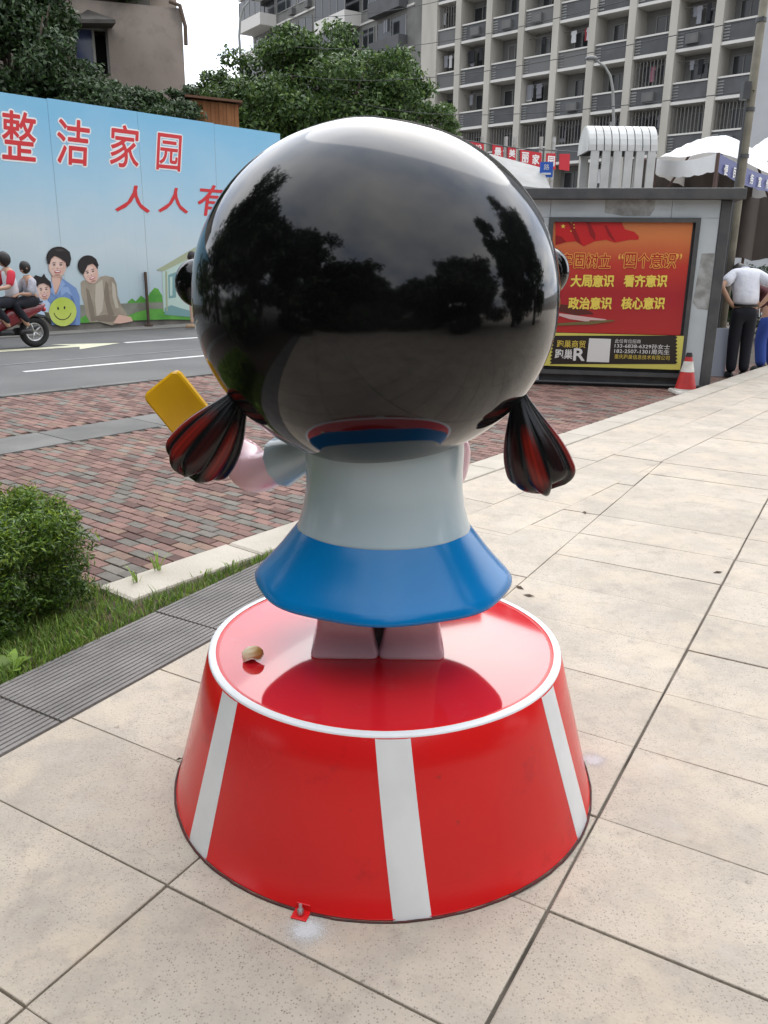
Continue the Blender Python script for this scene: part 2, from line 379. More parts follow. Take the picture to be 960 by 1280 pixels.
# planting bed with soil
M_soil = mat('soil', (0.06, 0.045, 0.03), (0.10, 0.075, 0.05), rough=1, scale=30, bump=0.6, bscale=40)
bed = clip(clip([(-14, -10), (14, -10), (14, 14), (-14, 14)], neg(Vd), -(V_GRATE0 - 0.004)), En, N_KERB + 0.004)
bed2 = clip(bed, neg(U), -4.25)
bed3 = clip(bed2, (0, 1), -3)
for q in ([en(-6, -4.05), en(2.06, -4.05), en(2.06, -2.975), en(-6, -2.975)], [en(2.062, -3.28), en(2.5, -3.28), en(2.5, -3.03), en(2.062, -3.03)]): tag(MB(M_soil).prism(q[::-1], -0.15, -0.024).build('planting_bed'), kind='structure')
tag(MB(M_soil).prism(bed3, -0.15, -0.02).build('planting_bed'), kind='structure')

# brick pavement
M_mortar = mat('brick_joint', (0.075, 0.06, 0.05), (0.12, 0.10, 0.085), rough=1, scale=8)
BC = [mat('brick_rose', (0.215, 0.122, 0.098), (0.165, 0.095, 0.078), rough=0.85, scale=14, objr=0.16, island=0.0, bump=0.3, bscale=90),
      mat('brick_red', (0.135, 0.072, 0.058), (0.10, 0.055, 0.046), rough=0.85, scale=14, objr=0.16, bump=0.3, bscale=90),
      mat('brick_grey', (0.165, 0.146, 0.122), (0.128, 0.114, 0.096), rough=0.85, scale=14, objr=0.14, bump=0.3, bscale=90),
      mat('brick_tan', (0.225, 0.145, 0.105), (0.18, 0.115, 0.085), rough=0.85, scale=14, objr=0.12, bump=0.3, bscale=90)]
BI = [mat(m.name + '_field', *[(tuple(c)) for c in cc], rough=0.85, scale=3, island=0.18) for m, cc in
      zip(BC, (((0.215, 0.122, 0.098), (0.165, 0.095, 0.078)), ((0.135, 0.072, 0.058), (0.10, 0.055, 0.046)), ((0.165, 0.146, 0.122), (0.128, 0.114, 0.096)), ((0.225, 0.145, 0.105), (0.18, 0.115, 0.085))))]
RA = R(43.0); RD = (math.sin(RA), math.cos(RA)); RN = (-RD[1], RD[0])     # road direction, and away from the plaza
R_NEAR = dot2(gz(120, 481, ZB), RN)
fb = clip(clip([(-22, -8), (16, -8), (16, 26), (-22, 26)], neg(En), -(N_EDGE + 0.0)), neg(RN), -(R_NEAR - 0.15))
brick_floor = tag(MB(M_mortar).prism(fb, -0.155, ZB - 0.012).build('brick_pavement'), kind='structure')
band_a, band_b = gz(0, 548, ZB), gz(205, 515, ZB); band_az = math.atan2(band_b.x - band_a.x, band_b.y - band_a.y)
BD = (math.sin(band_az), math.cos(band_az)); BN = (-BD[1], BD[0]); BN1 = dot2(band_a, BN); BN0 = dot2(gz(0, 568, ZB), BN)
BL, BW = 0.156, 0.078; bricks = []
fld = MB(BI[0])
for i in range(-130, 300):
    for j in range(-115, 14):
        e0 = i * BW; n0 = N_EDGE - 0.004 + j * BL + (0.5 * BL if i % 2 else 0)
        if n0 > N_EDGE: continue
        c = en(e0 + BW / 2, n0 + BL / 2)
        if e0 < 2.06 and n0 > -4.05 - BL * .6: continue
        if c[1] < 1.5 or c[1] > 15 or c[0] < -12: continue
        if dot2(c, RN) > R_NEAR - 0.25: continue
        if BN0 - .03 < dot2(c, BN) < BN1 + .03: continue
        x, y, w = proj((c[0], c[1], ZB))
        if not (-60 < x < 990 and 455 < y < 900): continue
        bricks.append((w, i, j, e0, n0, c))
bricks.sort()
r2 = random.Random(3)
def brick_kind(c):
    q = r2.random(); far = min(1, max(0, (c[1] - 5.5) / 4))
    return 0 if q < 0.44 + .12 * far else 1 if q < 0.62 + .2 * far else 2 if q < 0.90 + .04 * far else 3
def shown(c):
    x, y, w = proj((c[0], c[1], ZB)); return (0 < x < 640 and 500 < y < 745 and not (385 < x < 585) and not (x < 110 and y > 625))
near = [b_ for b_ in bricks if shown(b_[5])][:300]; nearset = {(b_[1], b_[2]) for b_ in near}
bme = [MB(m).prism([(-BW / 2 + .004, -BL / 2 + .004), (BW / 2 - .004, -BL / 2 + .004), (BW / 2 - .004, BL / 2 - .004), (-BW / 2 + .004, BL / 2 - .004)], -0.03, 0, ch=0.004).mesh('brick') for m in BC]
for w_, i, j, e0, n0, c in bricks:
    k = brick_kind(c); dz = random.uniform(-0.003, 0.002)
    n1 = min(n0 + BL, N_EDGE - 0.002)
    if (i, j) in nearset and n1 == n0 + BL:
        o = child('brick', bme[k], brick_floor, (c[0], c[1], ZB + dz), math.atan2(En[1], En[0]) - math.pi / 2)
        o.rotation_euler.x = random.gauss(0, 0.008); o.rotation_euler.z += random.gauss(0, 0.008)
    elif n1 - n0 > 0.02:
        fld.use(BI[k]).prism([en(e0 + .004, n0 + .004), en(e0 + BW - .004, n0 + .004), en(e0 + BW - .004, n1 - .004), en(e0 + .004, n1 - .004)][::-1], ZB - 0.03, ZB + dz, ch=0.004)
tag(fld.build('brick', brick_floor, recalc=False), kind='stuff')
# grey concrete band across the bricks, in slabs
M_conc = mat('grey_concrete', (0.165, 0.16, 0.15), (0.12, 0.117, 0.11), rough=0.9, scale=2.5, detail=7, objr=0.1, bump=0.2, bscale=60)
cb = tag(MB(M_mortar).prism([(BD[0] * t + BN[0] * n, BD[1] * t + BN[1] * n) for t, n in ((-2, BN0), (16, BN0), (16, BN1), (-2, BN1))][::-1], -0.155, ZB - 0.01).build('concrete_band'), kind='structure')
for k in range(0, 18):
    t0 = -2 + k * 1.0
    p = [(BD[0] * t + BN[0] * n, BD[1] * t + BN[1] * n) for t, n in ((t0 + .005, BN0 + .005), (t0 + .995, BN0 + .005), (t0 + .995, BN1 - .005), (t0 + .005, BN1 - .005))][::-1]
    if all(q[1] > 2 and -10 < q[0] < 4 and dot2(q, RN) < R_NEAR - .2 for q in p): MB(M_conc).prism(p, -0.15, ZB + random.uniform(-.001, .004), ch=0.004).build('concrete_slab', cb)

# road, markings
def rd(t, n): return (RD[0] * t + RN[0] * n, RD[1] * t + RN[1] * n)
def rt(p): return (dot2(p, RD), dot2(p, RN))
ZR = ZB - 0.015
M_asph = mat('asphalt', (0.135, 0.132, 0.127), (0.105, 0.103, 0.10), rough=0.9, scale=0.7, detail=8, speck=(60, 0.35, (0.2, 0.2, 0.19)), bump=0.3, bscale=110)
stain(M_asph, 0.5, 0.55, 0.7, 0.5, (0.085, 0.083, 0.08))
R_FAR = R_NEAR + 6.9
q = MB(M_asph).add([(*rd(-70, R_NEAR), ZR), (*rd(120, R_NEAR), ZR), (*rd(120, R_FAR), ZR), (*rd(-70, R_FAR), ZR)], [(0, 1, 2, 3)])
tag(q.build('road'), kind='structure')
rk = tag(MB(M_mortar).prism([rd(-30, R_NEAR - .15), rd(40, R_NEAR - .15), rd(40, R_NEAR + .01), rd(-30, R_NEAR + .01)], -0.155, ZB - 0.02).build('road_edge_kerb'), kind='structure')
for k in range(-8, 26):
    MB(M_conc).prism([rd(k * 1.0 + .006, R_NEAR - .145), rd(k * 1.0 + .994, R_NEAR - .145), rd(k * 1.0 + .994, R_NEAR), rd(k * 1.0 + .006, R_NEAR)], -0.15, ZB + 0.004, ch=0.006).build('kerb_stone', rk)
q = MB(mat('footway_grey', (0.20, 0.19, 0.175), (0.15, 0.145, 0.135), rough=0.95, scale=1.2, detail=7))
q.prism([rd(-70, R_FAR), rd(120, R_FAR), rd(120, R_FAR + 4.0), rd(-70, R_FAR + 4.0)], -0.17, ZR + 0.03)
tag(q.build('far_footway'), kind='structure')
M_paint = mat('road_paint', (0.62, 0.61, 0.58), (0.42, 0.415, 0.40), rough=0.8, scale=7, detail=8, lo=0.45, hi=0.8)
M_ypaint = mat('road_paint_pale_yellow', (0.62, 0.60, 0.43), (0.42, 0.41, 0.31), rough=0.8, scale=7, detail=8, lo=0.45, hi=0.8)
def mark(m, t0, t1, n0, n1):
    tag(MB(m).add([(*rd(t0, n0), ZR + .004), (*rd(t1, n0), ZR + .004), (*rd(t1, n1), ZR + .004), (*rd(t0, n1), ZR + .004)], [(0, 1, 2, 3)]).build('road_marking'), kind='structure')
t, n = rt(gz(30, 465, ZR)); mark(M_paint, t, t + 7.5, n - .06, n + .07)
mark(M_paint, t - 13, t - 5, n - .06, n + .07)
t2_, n2_ = rt(gz(150, 429, ZR)); mark(M_paint, t2_ + .1, t2_ + 30, n2_ - .08, n2_ + .08)
# thin worn line
t3_, n3_ = rt(gz(120, 447, ZR)); M_worn = mat('worn_line', (0.2, 0.195, 0.19), (0.15, 0.148, 0.143), rough=0.9, scale=4); mark(M_worn, t3_ - 20, t3_ + 20, n3_ - .05, n3_ + .05)
ar = MB(M_ypaint); at0, an0 = rt(gz(150, 429, ZR)); bt, bn = rt(gz(55, 434, ZR))
pts = [(at0, an0), (at0 - 1.1, an0 + .55), (at0 - .9, an0 + .12), (bt - 3, bn + .15), (bt - 3, bn - .2), (at0 - .9, an0 - .16), (at0 - 1.1, an0 - .55)]
ar.add([(*rd(*p), ZR + .005) for p in pts], [(0, 1, 2, 5), (0, 5, 6), (2, 3, 4, 5)])
tag(ar.build('road_marking'), kind='structure')
# ------------------------------------------------------------------ pedestal
PC = Vector((0.006, 2.217, 0)); RB, RT, PH = 0.62, 0.507, 0.43
M_red = glossy('red_gloss_paint', (0.70, 0.014, 0.014), c2=(0.63, 0.012, 0.014), scale=2.2, detail=5, rough=0.2, coat=0.05, ior=1.42, r2=0.28)
M_redtop = glossy('red_gloss_top', (0.66, 0.016, 0.024), c2=(0.60, 0.014, 0.024), scale=3, rough=0.06, coat=0.35, bump=0.006, bscale=3)
M_wht = glossy('white_gloss_paint', (0.80, 0.81, 0.82), c2=(0.70, 0.71, 0.72), scale=6, detail=7, lo=.45, hi=.75, rough=0.3, coat=0.1)
stain(M_red, 7, 0.60, 0.72, 0.5, (0.40, 0.010, 0.016)); stain(M_red, 26, 0.67, 0.72, 0.5, (0.30, 0.03, 0.03)); stain(M_redtop, 12, 0.6, 0.75, 0.3, (0.62, 0.10, 0.10)); stain(M_redtop, 45, 0.68, 0.74, 0.5, (0.42, 0.05, 0.05))
ped = thing('round_pedestal', 'round red glossy pedestal with white stripes and white rim, tapering upwards', 'pedestal', PC)
wob = lambda a, j: 1 + 0.003 * math.sin(3 * a + 1) + 0.002 * math.sin(7 * a)
p = MB(M_red); p.lathe([(RB * .995, 0.0), (RB, 0.006)] + [(RB + (RT - RB) * t, PH * t) for t in (0.02, 0.2, 0.4, 0.6, 0.8, 0.985)] + [(RT - .004, PH - .001), (RT - .03, PH - .0015)], 128, PC, mod=wob)
p.build('pedestal_body', ped, smooth=True, sharp=50)
p = MB(M_redtop); p.lathe([(RT - .028, PH - .002), (RT * .7, PH + .0005), (RT * .35, PH + .001), (0.0005, PH + .001)], 96, PC); p.build('pedestal_top', ped, smooth=True)
p = MB(M_wht); p.lathe([(RT + .0012, PH - .007), (RT + .0004, PH - .002), (RT - .003, PH + .0004), (RT - .020, PH + .0004), (RT - .0202, PH - .003)], 128, PC, mod=wob); p.build('rim', ped, smooth=True, sharp=60)
def stripe(ab0, ab1, at0, at1):
    p = MB(M_wht); vs = []; nu, nz_ = 8, 12
    for k in range(nz_ + 1):
        t = 0.004 + (0.984 - 0.004) * k / nz_; r = RB + (RT - RB) * t; z = PH * t
        for i in range(nu + 1):
            a = R(ab0 + (ab1 - ab0) * i / nu) * (1 - t) + R(at0 + (at1 - at0) * i / nu) * t
            aa = a - math.pi / 2; q = r * wob(aa, 0) + (0.0022 if 0 < i < nu else 0.0004)
            vs.append((PC.x + q * math.sin(a), PC.y - q * math.cos(a), z))
    m = nu + 1
    p.add(vs, [(k * m + i, k * m + i + 1, (k + 1) * m + i + 1, (k + 1) * m + i) for k in range(nz_) for i in range(nu)]); p.build('stripe', ped, smooth=True)
stripe(2.6, 11.1, -2.4, 7.0); stripe(-56.6, -47.2, -55.2, -46.4); stripe(58.6, 68.2, 52.6, 61.4)
for c in (118, 172, -112): stripe(c - 4.5, c + 4.5, c - 4.7, c + 4.7)
# anchor bracket with its bolt, at the foot of the pedestal
ang = R(-17.6); bd = Vector((math.sin(ang), -math.cos(ang), 0)); bt_ = Vector((bd.y, -bd.x, 0))
bp = PC + bd * (RB + 0.012)
MR = Matrix.Rotation(math.atan2(bd.y, bd.x) + math.pi / 2, 3, 'Z')
p = MB(M_red); p.box(bp + Vector((0, 0, 0.0035)), (0.04, 0.04, 0.004), M=MR); p.box(bp - bd * 0.013 + Vector((0, 0, 0.012)), (0.036, 0.004, 0.02), M=MR)
br = p.build('anchor_bracket', ped, bevel=0.0015)
p = MB(mat('bolt_steel', (0.55, 0.56, 0.57), metal=1.0, rough=0.35)); p.lathe([(0.0085, 0.0), (0.0085, 0.012), (0.006, 0.015), (0.0003, 0.0155)], 6, (bp.x + bd.x * .004, bp.y + bd.y * .004, 0.0075)); p.tube([bp + bd * .004 + Vector((0, 0, .02)), bp + bd * .004 + Vector((0, 0, .034))], 0.0042, 8)
sub(br, ped); p.build('bolt', br)
# bead along the foot: thin contact shadow and red edge put into its colour
p = MB(mat('foot_shadow_edge', (0.12, 0.02, 0.02), (0.05, 0.035, 0.03), rough=0.8, scale=40)); rr = random.Random(5); pts = []
for k in range(141):
    a = math.pi * 2 * k / 140; q = RB * wob(a, 0) + 0.003 + 0.002 * rr.random(); pts.append((PC.x + q * math.cos(a), PC.y + q * math.sin(a), 0.001 + 0.003 * rr.random()))
p.tube(pts, 0.003, 6); p.build('shadow_bead', ped, smooth=True)
# spilled white powder by the drilled holes: a scatter of grains
for nm, lab, cpt, sp, cnt in (('powder', 'white drilling dust beside the bracket at the foot of the red pedestal', gz(384, 1163), 0.026, 16000), ('powder', 'white drilling dust beside a paving joint by the red pedestal', gz(741, 950), 0.022, 11000)):
    p = MB(mat('white_dust', (0.78, 0.78, 0.78), rough=1.0)); vs = []; fs = []
    for k in range(cnt):
        x, y = cpt.x + random.gauss(0, sp) * (1.4 if random.random() < .25 else .8), cpt.y + random.gauss(0, sp) * (1.4 if random.random() < .25 else .7); s = random.uniform(.0003, .0008); a = random.random() * 6.3
        if math.hypot(x - PC.x, y - PC.y) < RB + .004: continue
        o = len(vs); vs += [(x + s * math.cos(a + q), y + s * math.sin(a + q), 0.0012) for q in (0, 2.1, 4.2)] + [(x, y, 0.0012 + s)]; fs += [(o, o + 1, o + 3), (o + 1, o + 2, o + 3), (o + 2, o, o + 3)]
    p.add(vs, fs); tag(p.build(nm, recalc=False), lab, 'dust', kind='stuff')

# ------------------------------------------------------------------ the girl figure
HC = Vector((-0.03, 2.217, 1.395)); HR = Vector((0.466, 0.465, 0.428))
fig = thing('girl_statue', 'glossy cartoon girl statue seen from behind, huge black head, pale top and blue skirt', 'statue', (PC.x - .01, PC.y, PH))
M_hair = glossy('black_gloss_paint', (0.003, 0.003, 0.0033), rough=0.055, ior=1.45, coat=0.0, bump=0.04, bscale=2.6, c2=(0.005, 0.005, 0.0055), scale=5, r2=0.085)
M_skin = glossy('pink_gloss_paint', (0.92, 0.60, 0.65), c2=(0.88, 0.53, 0.59), scale=8, rough=0.2, bump=0.12, bscale=14)
M_shirt = glossy('pale_grey_blue_paint', (0.50, 0.60, 0.645), c2=(0.47, 0.58, 0.635), scale=5, rough=0.2, bump=0.03, bscale=6)
M_blue = glossy('blue_gloss_paint', (0.002, 0.20, 0.52), c2=(0.002, 0.18, 0.48), scale=4, rough=0.2, bump=0.03, bscale=7, coat=0.0, ior=1.4)
M_yel = glossy('yellow_gloss_paint', (0.84, 0.47, 0.014), c2=(0.78, 0.42, 0.012), scale=10, rough=0.16)
M_face = glossy('face_paint', (0.72, 0.48, 0.40), rough=0.2); M_dark = glossy('dark_paint', (0.02, 0.02, 0.02)); M_lip = glossy('lip_paint', (0.5, 0.08, 0.08))
# head: a slightly lumpy, flattened ball; the front third carries the face
p = MB(M_hair); vs = []; seg, rings = 128, 72
for j in range(rings + 1):
    th = math.pi * j / rings
    for k in range(seg):
        a = 2 * math.pi * k / seg; d = Vector((math.sin(th) * math.cos(a), math.sin(th) * math.sin(a), -math.cos(th)))
        s = 1 + 0.006 * math.sin(3 * a + 1.2) * math.sin(th) + 0.005 * math.sin(2 * a - th * 2.3)
        zz = d.z * HR.z * (1 - (0.015 if d.z < 0 else 0.0) * (abs(d.z) ** 3))
        w = s * (1 + 0.02 * (1 - d.z ** 2) * (d.z < 0) * abs(d.z))
        vs.append(HC + Vector((d.x * HR.x * w, d.y * HR.y * w, zz * s)))
p.add(vs, [(j * seg + k, j * seg + (k + 1) % seg, (j + 1) * seg + (k + 1) % seg, (j + 1) * seg + k) for j in range(rings) for k in range(seg)])
head = sub(p.build('head', fig, smooth=True), fig)
def cap(name, m, c_az, c_el, hw, hh, lift, par):
    p = MB(m); nu = 20; vs = []
    for ir in range(9):
        for k in range(nu):
            a = 2 * math.pi * k / nu; q = ir / 8; az_ = R(c_az + hw * q * math.cos(a)); el = R(c_el + hh * q * math.sin(a))
            d = Vector((math.sin(az_) * math.cos(el), math.cos(az_) * math.cos(el), math.sin(el))); l = 1 + lift * (1 - q ** 6)
            vs.append(HC + Vector((d.x * HR.x * l, d.y * HR.y * l, d.z * HR.z * l)))
    p.add(vs, [(i * nu + k, i * nu + (k + 1) % nu, (i + 1) * nu + (k + 1) % nu, (i + 1) * nu + k) for i in range(8) for k in range(nu)]); return p.build(name, par, smooth=True)
cap('face', M_face, 0, -12, 48, 36, 0.012, head)
for s in (-1, 1): cap('eye', M_dark, 20 * s, -8, 6, 9, 0.02, head)
cap('mouth', M_lip, 0, -30, 9, 3, 0.02, head)
# round side buns, low on the front half of the head
for c, r in ((aty(247, 354, 2.40), 0.066), (aty(682, 340, 2.40), 0.068)):
    MB(M_hair).ell(c, (r * .95, r * .9, r * 1.0), 28, 18).build('hair_bun', fig, smooth=True)
# ribbed pigtails
M_pig = glossy('black_paint_red_streaks', (0.007, 0.007, 0.008), c2=(0.27, 0.018, 0.011), attr='streak', rough=0.2, ior=1.42, coat=0.0, bump=0.03, bscale=30)
def pigtail(root, L_, width, depth, lean, lobes, red, seed, skew=0.0, tw=0.0):
    rr = random.Random(seed); seg, nt_ = lobes * 14, 44; vs = []; att = []
    ll = [1 + rr.uniform(-.07, .07) for _ in range(lobes)]; rs = [red[k % len(red)] for k in range(lobes)]
    for i in range(nt_ + 1):
        t = i / nt_
        prof = (0.20 + 0.80 * math.sin(min(1, t / 0.85) * math.pi / 2) ** 1.35) * (1.0 if t < .80 else max(0, 1 - ((t - .80) / .20) ** 3.2) ** .5)
        for k in range(seg):
            a = 2 * math.pi * k / seg; lob = k / seg * lobes; li = int(lob) % lobes; ph = lob - int(lob)
            ridge = abs(math.sin(math.pi * ph)) ** 0.6; r_ = prof * (1 + (0.09 * ridge - 0.05) * min(1, t * 2.2)); le = L_ * (1 + (ll[li] - 1) * ridge * t ** 2 + 0.05 * ridge * t ** 3)
            x = math.cos(a) * width * r_ + skew * t * t; y = math.sin(a) * depth * r_; z = -le * t
            c, s = math.cos(lean), math.sin(lean); vs.append((root.x + x * c + z * s, root.y + y, root.z - x * s + z * c))
            edge = max(0, min(1, (t - .30) / .18)) * max(0, min(1, (.93 - t) / .10))
            att.append(max(0, min(1, edge * rs[li] * max(0, ridge - .45) * 1.9)) * (0.75 + .25 * math.sin(a * 37 + t * 3)))
    p = MB(M_pig); p.add(vs, [(i * seg + k, i * seg + (k + 1) % seg, (i + 1) * seg + (k + 1) % seg, (i + 1) * seg + k) for i in range(nt_) for k in range(seg)])
    o = p.build('pigtail', fig, smooth=True); at = o.data.attributes.new('streak', 'FLOAT', 'POINT'); at.data.foreach_set('value', att); return o
pigtail(Vector((-0.372, 2.215, 1.165)), 0.275, 0.094, 0.056, R(33), 10, [1, .9, .15, 1, .05], 4, skew=-0.012)
pigtail(Vector((0.352, 2.215, 1.165)), 0.275, 0.09, 0.058, R(-16), 9, [.15, 1, 0.05, .9, .8], 9, skew=0.02)
# torso
p = MB(M_shirt); CB = (PC.x - 0.006, PC.y, 0)
p.lathe([(0.20, 1.10), (0.214, 1.05), (0.216, 1.0), (0.2145, 0.95), (0.2155, 0.90), (0.223, 0.845), (0.238, 0.795), (0.245, 0.778), (0.240, 0.770), (0.20, 0.768)], 72, CB, sx=1.0, sy=0.93); p.build('top', fig, smooth=True, sharp=55)
# skirt
md = lambda a, j: 1 + 0.012 * math.cos(8 * a + .3) * min(1, j / 6)
p = MB(M_blue); p.lathe([(0.236, 0.79), (0.246, 0.778), (0.262, 0.757), (0.288, 0.722), (0.318, 0.686), (0.343, 0.659), (0.357, 0.641), (0.357, 0.631), (0.349, 0.628), (0.30, 0.668), (0.2, 0.70)], 96, CB, sx=1.01, sy=0.96, mod=md); p.build('skirt', fig, smooth=True, sharp=70)
# legs: two flared blocks
def leg(cx, hw):
    secs = [(0.43, 1.07, 1.07), (0.435, 1.10, 1.10), (0.444, 1.08, 1.08), (0.468, .99, .99), (0.51, .91, .91), (0.56, .88, .86), (0.72, .86, .84)]; vs = []; n = 28
    for z, kx, ky in secs:
        for k in range(n):
            a = 2 * math.pi * k / n; c, s = math.cos(a), math.sin(a); ex = 0.2
            vs.append((cx + hw * kx * abs(c) ** ex * (1 if c > 0 else -1), 2.215 + 0.112 * ky * abs(s) ** ex * (1 if s > 0 else -1), z))
    p = MB(M_skin); p.add(vs, [(i * n + k, i * n + (k + 1) % n, (i + 1) * n + (k + 1) % n, (i + 1) * n + k) for i in range(len(secs) - 1) for k in range(n)]); return p.build('leg', fig, smooth=True)
leg(-0.105, 0.088); leg(0.082, 0.085)
p = MB(mat('bare_cement', (0.17, 0.16, 0.15), (0.08, 0.075, 0.07), rough=0.9, scale=40)); p.box((-0.0105, 2.200, 0.50), (0.022, 0.10, 0.14)); p.build('cement_seam', fig)
# left arm: flared sleeve, forearm and hand holding the yellow board; right arm folded in front
def cone_arm(p, a, b, ra, rb, seg=20):
    a, b = Vector(a), Vector(b); ax = (b - a); L_ = ax.length; ax.normalize(); e1 = ax.orthogonal().normalized(); e2 = ax.cross(e1); vs = []
    rings = [(0, ra), (L_ * .5, ra + (rb - ra) * .38), (L_ * .95, rb * .97), (L_, rb), (L_ - .002, rb - .010), (L_ * .6, rb * .6), (L_ * .5, .002)]
    for d_, r_ in rings: vs += [a + ax * d_ + (e1 * math.cos(2 * math.pi * k / seg) + e2 * math.sin(2 * math.pi * k / seg)) * r_ for k in range(seg)]
    p.add(vs, [(i * seg + k, i * seg + (k + 1) % seg, (i + 1) * seg + (k + 1) % seg, (i + 1) * seg + k) for i in range(len(rings) - 1) for k in range(seg)])
sh = Vector((-0.17, 2.25, 1.0)); el = aty(352, 578, 2.33)
p = MB(M_shirt); cone_arm(p, sh, el, 0.045, 0.074, 10); p.build('sleeve', fig, smooth=True, sharp=45)
hd = aty(316, 596, 2.40); bb = aty(283, 556, 2.46)
cb_ = aty(240, 517, 2.47)
FX = Vector((hd - el)).normalized()
vsk = [el + Vector((.03, 0, .0)), el.lerp(hd, .45), hd, hd + (bb - hd) * .6, hd + (bb - hd) * 1.25]
ed = [(0, 1), (1, 2), (2, 3), (3, 4)]; rr_ = [.05, .062, .076, .05, .034]
axb = (aty(222, 459, 2.47) - aty(178, 495, 2.47)).normalized()      # across the board
ayb = (aty(178, 495, 2.47) - aty(215, 540, 2.47)).normalized()      # along the board, upwards
anb = axb.cross(ayb).normalized(); anb = anb if anb.y < 0 else -anb
gripc = bb
for k in range(4):                                                   # fingers close over the near face of the board
    base = len(vsk); q = gripc + ayb * (-.03 + .022 * k)
    vsk += [q + axb * .055 - anb * .0, q + axb * .052 + anb * .030, q + axb * .01 + anb * (.032 + .002 * k)]; ed += [(3, base), (base, base + 1), (base + 1, base + 2)]; rr_ += [.012, .011, .009]
base = len(vsk); vsk += [gripc - axb * .055, gripc - axb * .05 + anb * .028]; ed += [(3, base), (base, base + 1)]; rr_ += [.013, .010]
skin(vsk, ed, rr_, M_skin, 'hand', fig, 2).location = -Vector(fig['_o'])
p = MB(M_yel); bl, bw, bth = 0.30, 0.135, 0.036; cen = (aty(178, 495, 2.47) + aty(222, 459, 2.47)) / 2 - ayb * bl / 2
MX = Matrix((axb, ayb, anb)).transposed(); n = 40; vs = []
for zz, ins in ((-bth / 2, .006), (-bth / 2 + .006, 0), (bth / 2 - .006, 0), (bth / 2, .006)):
    for k in range(n):
        a = 2 * math.pi * (k + .5) / n; c, s = math.cos(a), math.sin(a); rc = .022
        x = (bw / 2 - rc) * (1 if c > 0 else -1) + (rc - ins) * c; y = (bl / 2 - rc) * (1 if s > 0 else -1) + (rc - ins) * s
        vs.append(cen + MX @ Vector((x, y, zz)))
p.add(vs, [(i * n + k, i * n + (k + 1) % n, (i + 1) * n + (k + 1) % n, (i + 1) * n + k) for i in range(3) for k in range(n)] + [tuple(range(n))[::-1], tuple(3 * n + k for k in range(n))])
p.build('yellow_board', fig, smooth=True, sharp=35)
p = MB(M_shirt); cone_arm(p, (0.13, 2.28, 1.0), (0.155, 2.36, 0.98), 0.045, 0.05); p.build('sleeve', fig, smooth=True, sharp=45)
a0, a1 = aty(584, 556, 2.38), aty(578, 604, 2.42)
vsk = [Vector((0.19, 2.35, .985)), a0 + Vector((-.022, 0, 0)), a1 + Vector((-.024, 0, 0)), a1 + Vector((-.09, .04, .03))]; ed = [(0, 1), (1, 2), (2, 3)]; rr_ = [.04, .04, .042, .04]
for k in range(4):
    base = len(vsk); q = vsk[3] + Vector((-.03, .01, -.03 + .02 * k)); vsk += [q, q + Vector((-.03, .02, 0)), q + Vector((-.05, .005, 0))]; ed += [(3, base), (base, base + 1), (base + 1, base + 2)]; rr_ += [.011, .010, .008]
base = len(vsk); vsk += [vsk[3] + Vector((0, .0, .05)), vsk[3] + Vector((-.02, .0, .07))]; ed += [(3, base), (base, base + 1)]; rr_ += [.012, .009]
skin(vsk, ed, rr_, M_skin, 'hand', fig, 2).location = -Vector(fig['_o'])

# curled shell on the pedestal
sp = gz(317, 824, PH + .004)
sh_ = thing('snail_shell', 'small curled tan and cream shell lying on the red pedestal top', 'shell', (sp.x, sp.y, PH + .001))
M_sh = mat('shell_tan', (0.84, 0.74, 0.52), c2=(0.56, 0.29, 0.08), attr='tone', rough=0.35); p = MB(M_sh); vs = []; tone = []; nu, nv = 28, 12
for i in range(nv + 1):
    t = i / nv; ph = t * math.pi * .62
    for k in range(nu):
        a = 2 * math.pi * k / nu; w = 1 + .05 * math.sin(9 * a) * t + (.13 * math.sin(3 * a + .8) * t ** 4)
        x = math.sin(ph) * math.cos(a) * .029 * w - .004; y = math.sin(ph) * math.sin(a) * .021 * w; z = .012 + math.cos(ph) * .022 + .005 * math.cos(a - .4) * math.sin(ph) + (.006 * math.sin(3 * a) * t ** 3)
        vs.append(Vector((x, y, z))); tone.append(max(0, min(1, .5 + x * 30 + .25 * math.sin(ph * 9 + a))))
mz = min(v.z for v in vs); vs = [v - Vector((0, 0, mz)) for v in vs]
p.add(vs, [(i * nu + k, i * nu + (k + 1) % nu, (i + 1) * nu + (k + 1) % nu, (i + 1) * nu + k) for i in range(nv) for k in range(nu)]); o = p.build('whorl', sh_, smooth=True, world=False); o.data.attributes.new('tone', 'FLOAT', 'POINT').data.foreach_set('value', tone)
p = MB(mat('shell_lip', (0.80, 0.76, 0.66), rough=0.4)); last = vs[-nu:]; p.tube(last + [last[0]], 0.0019, 6); p.build('lip', sh_, smooth=True, world=False)
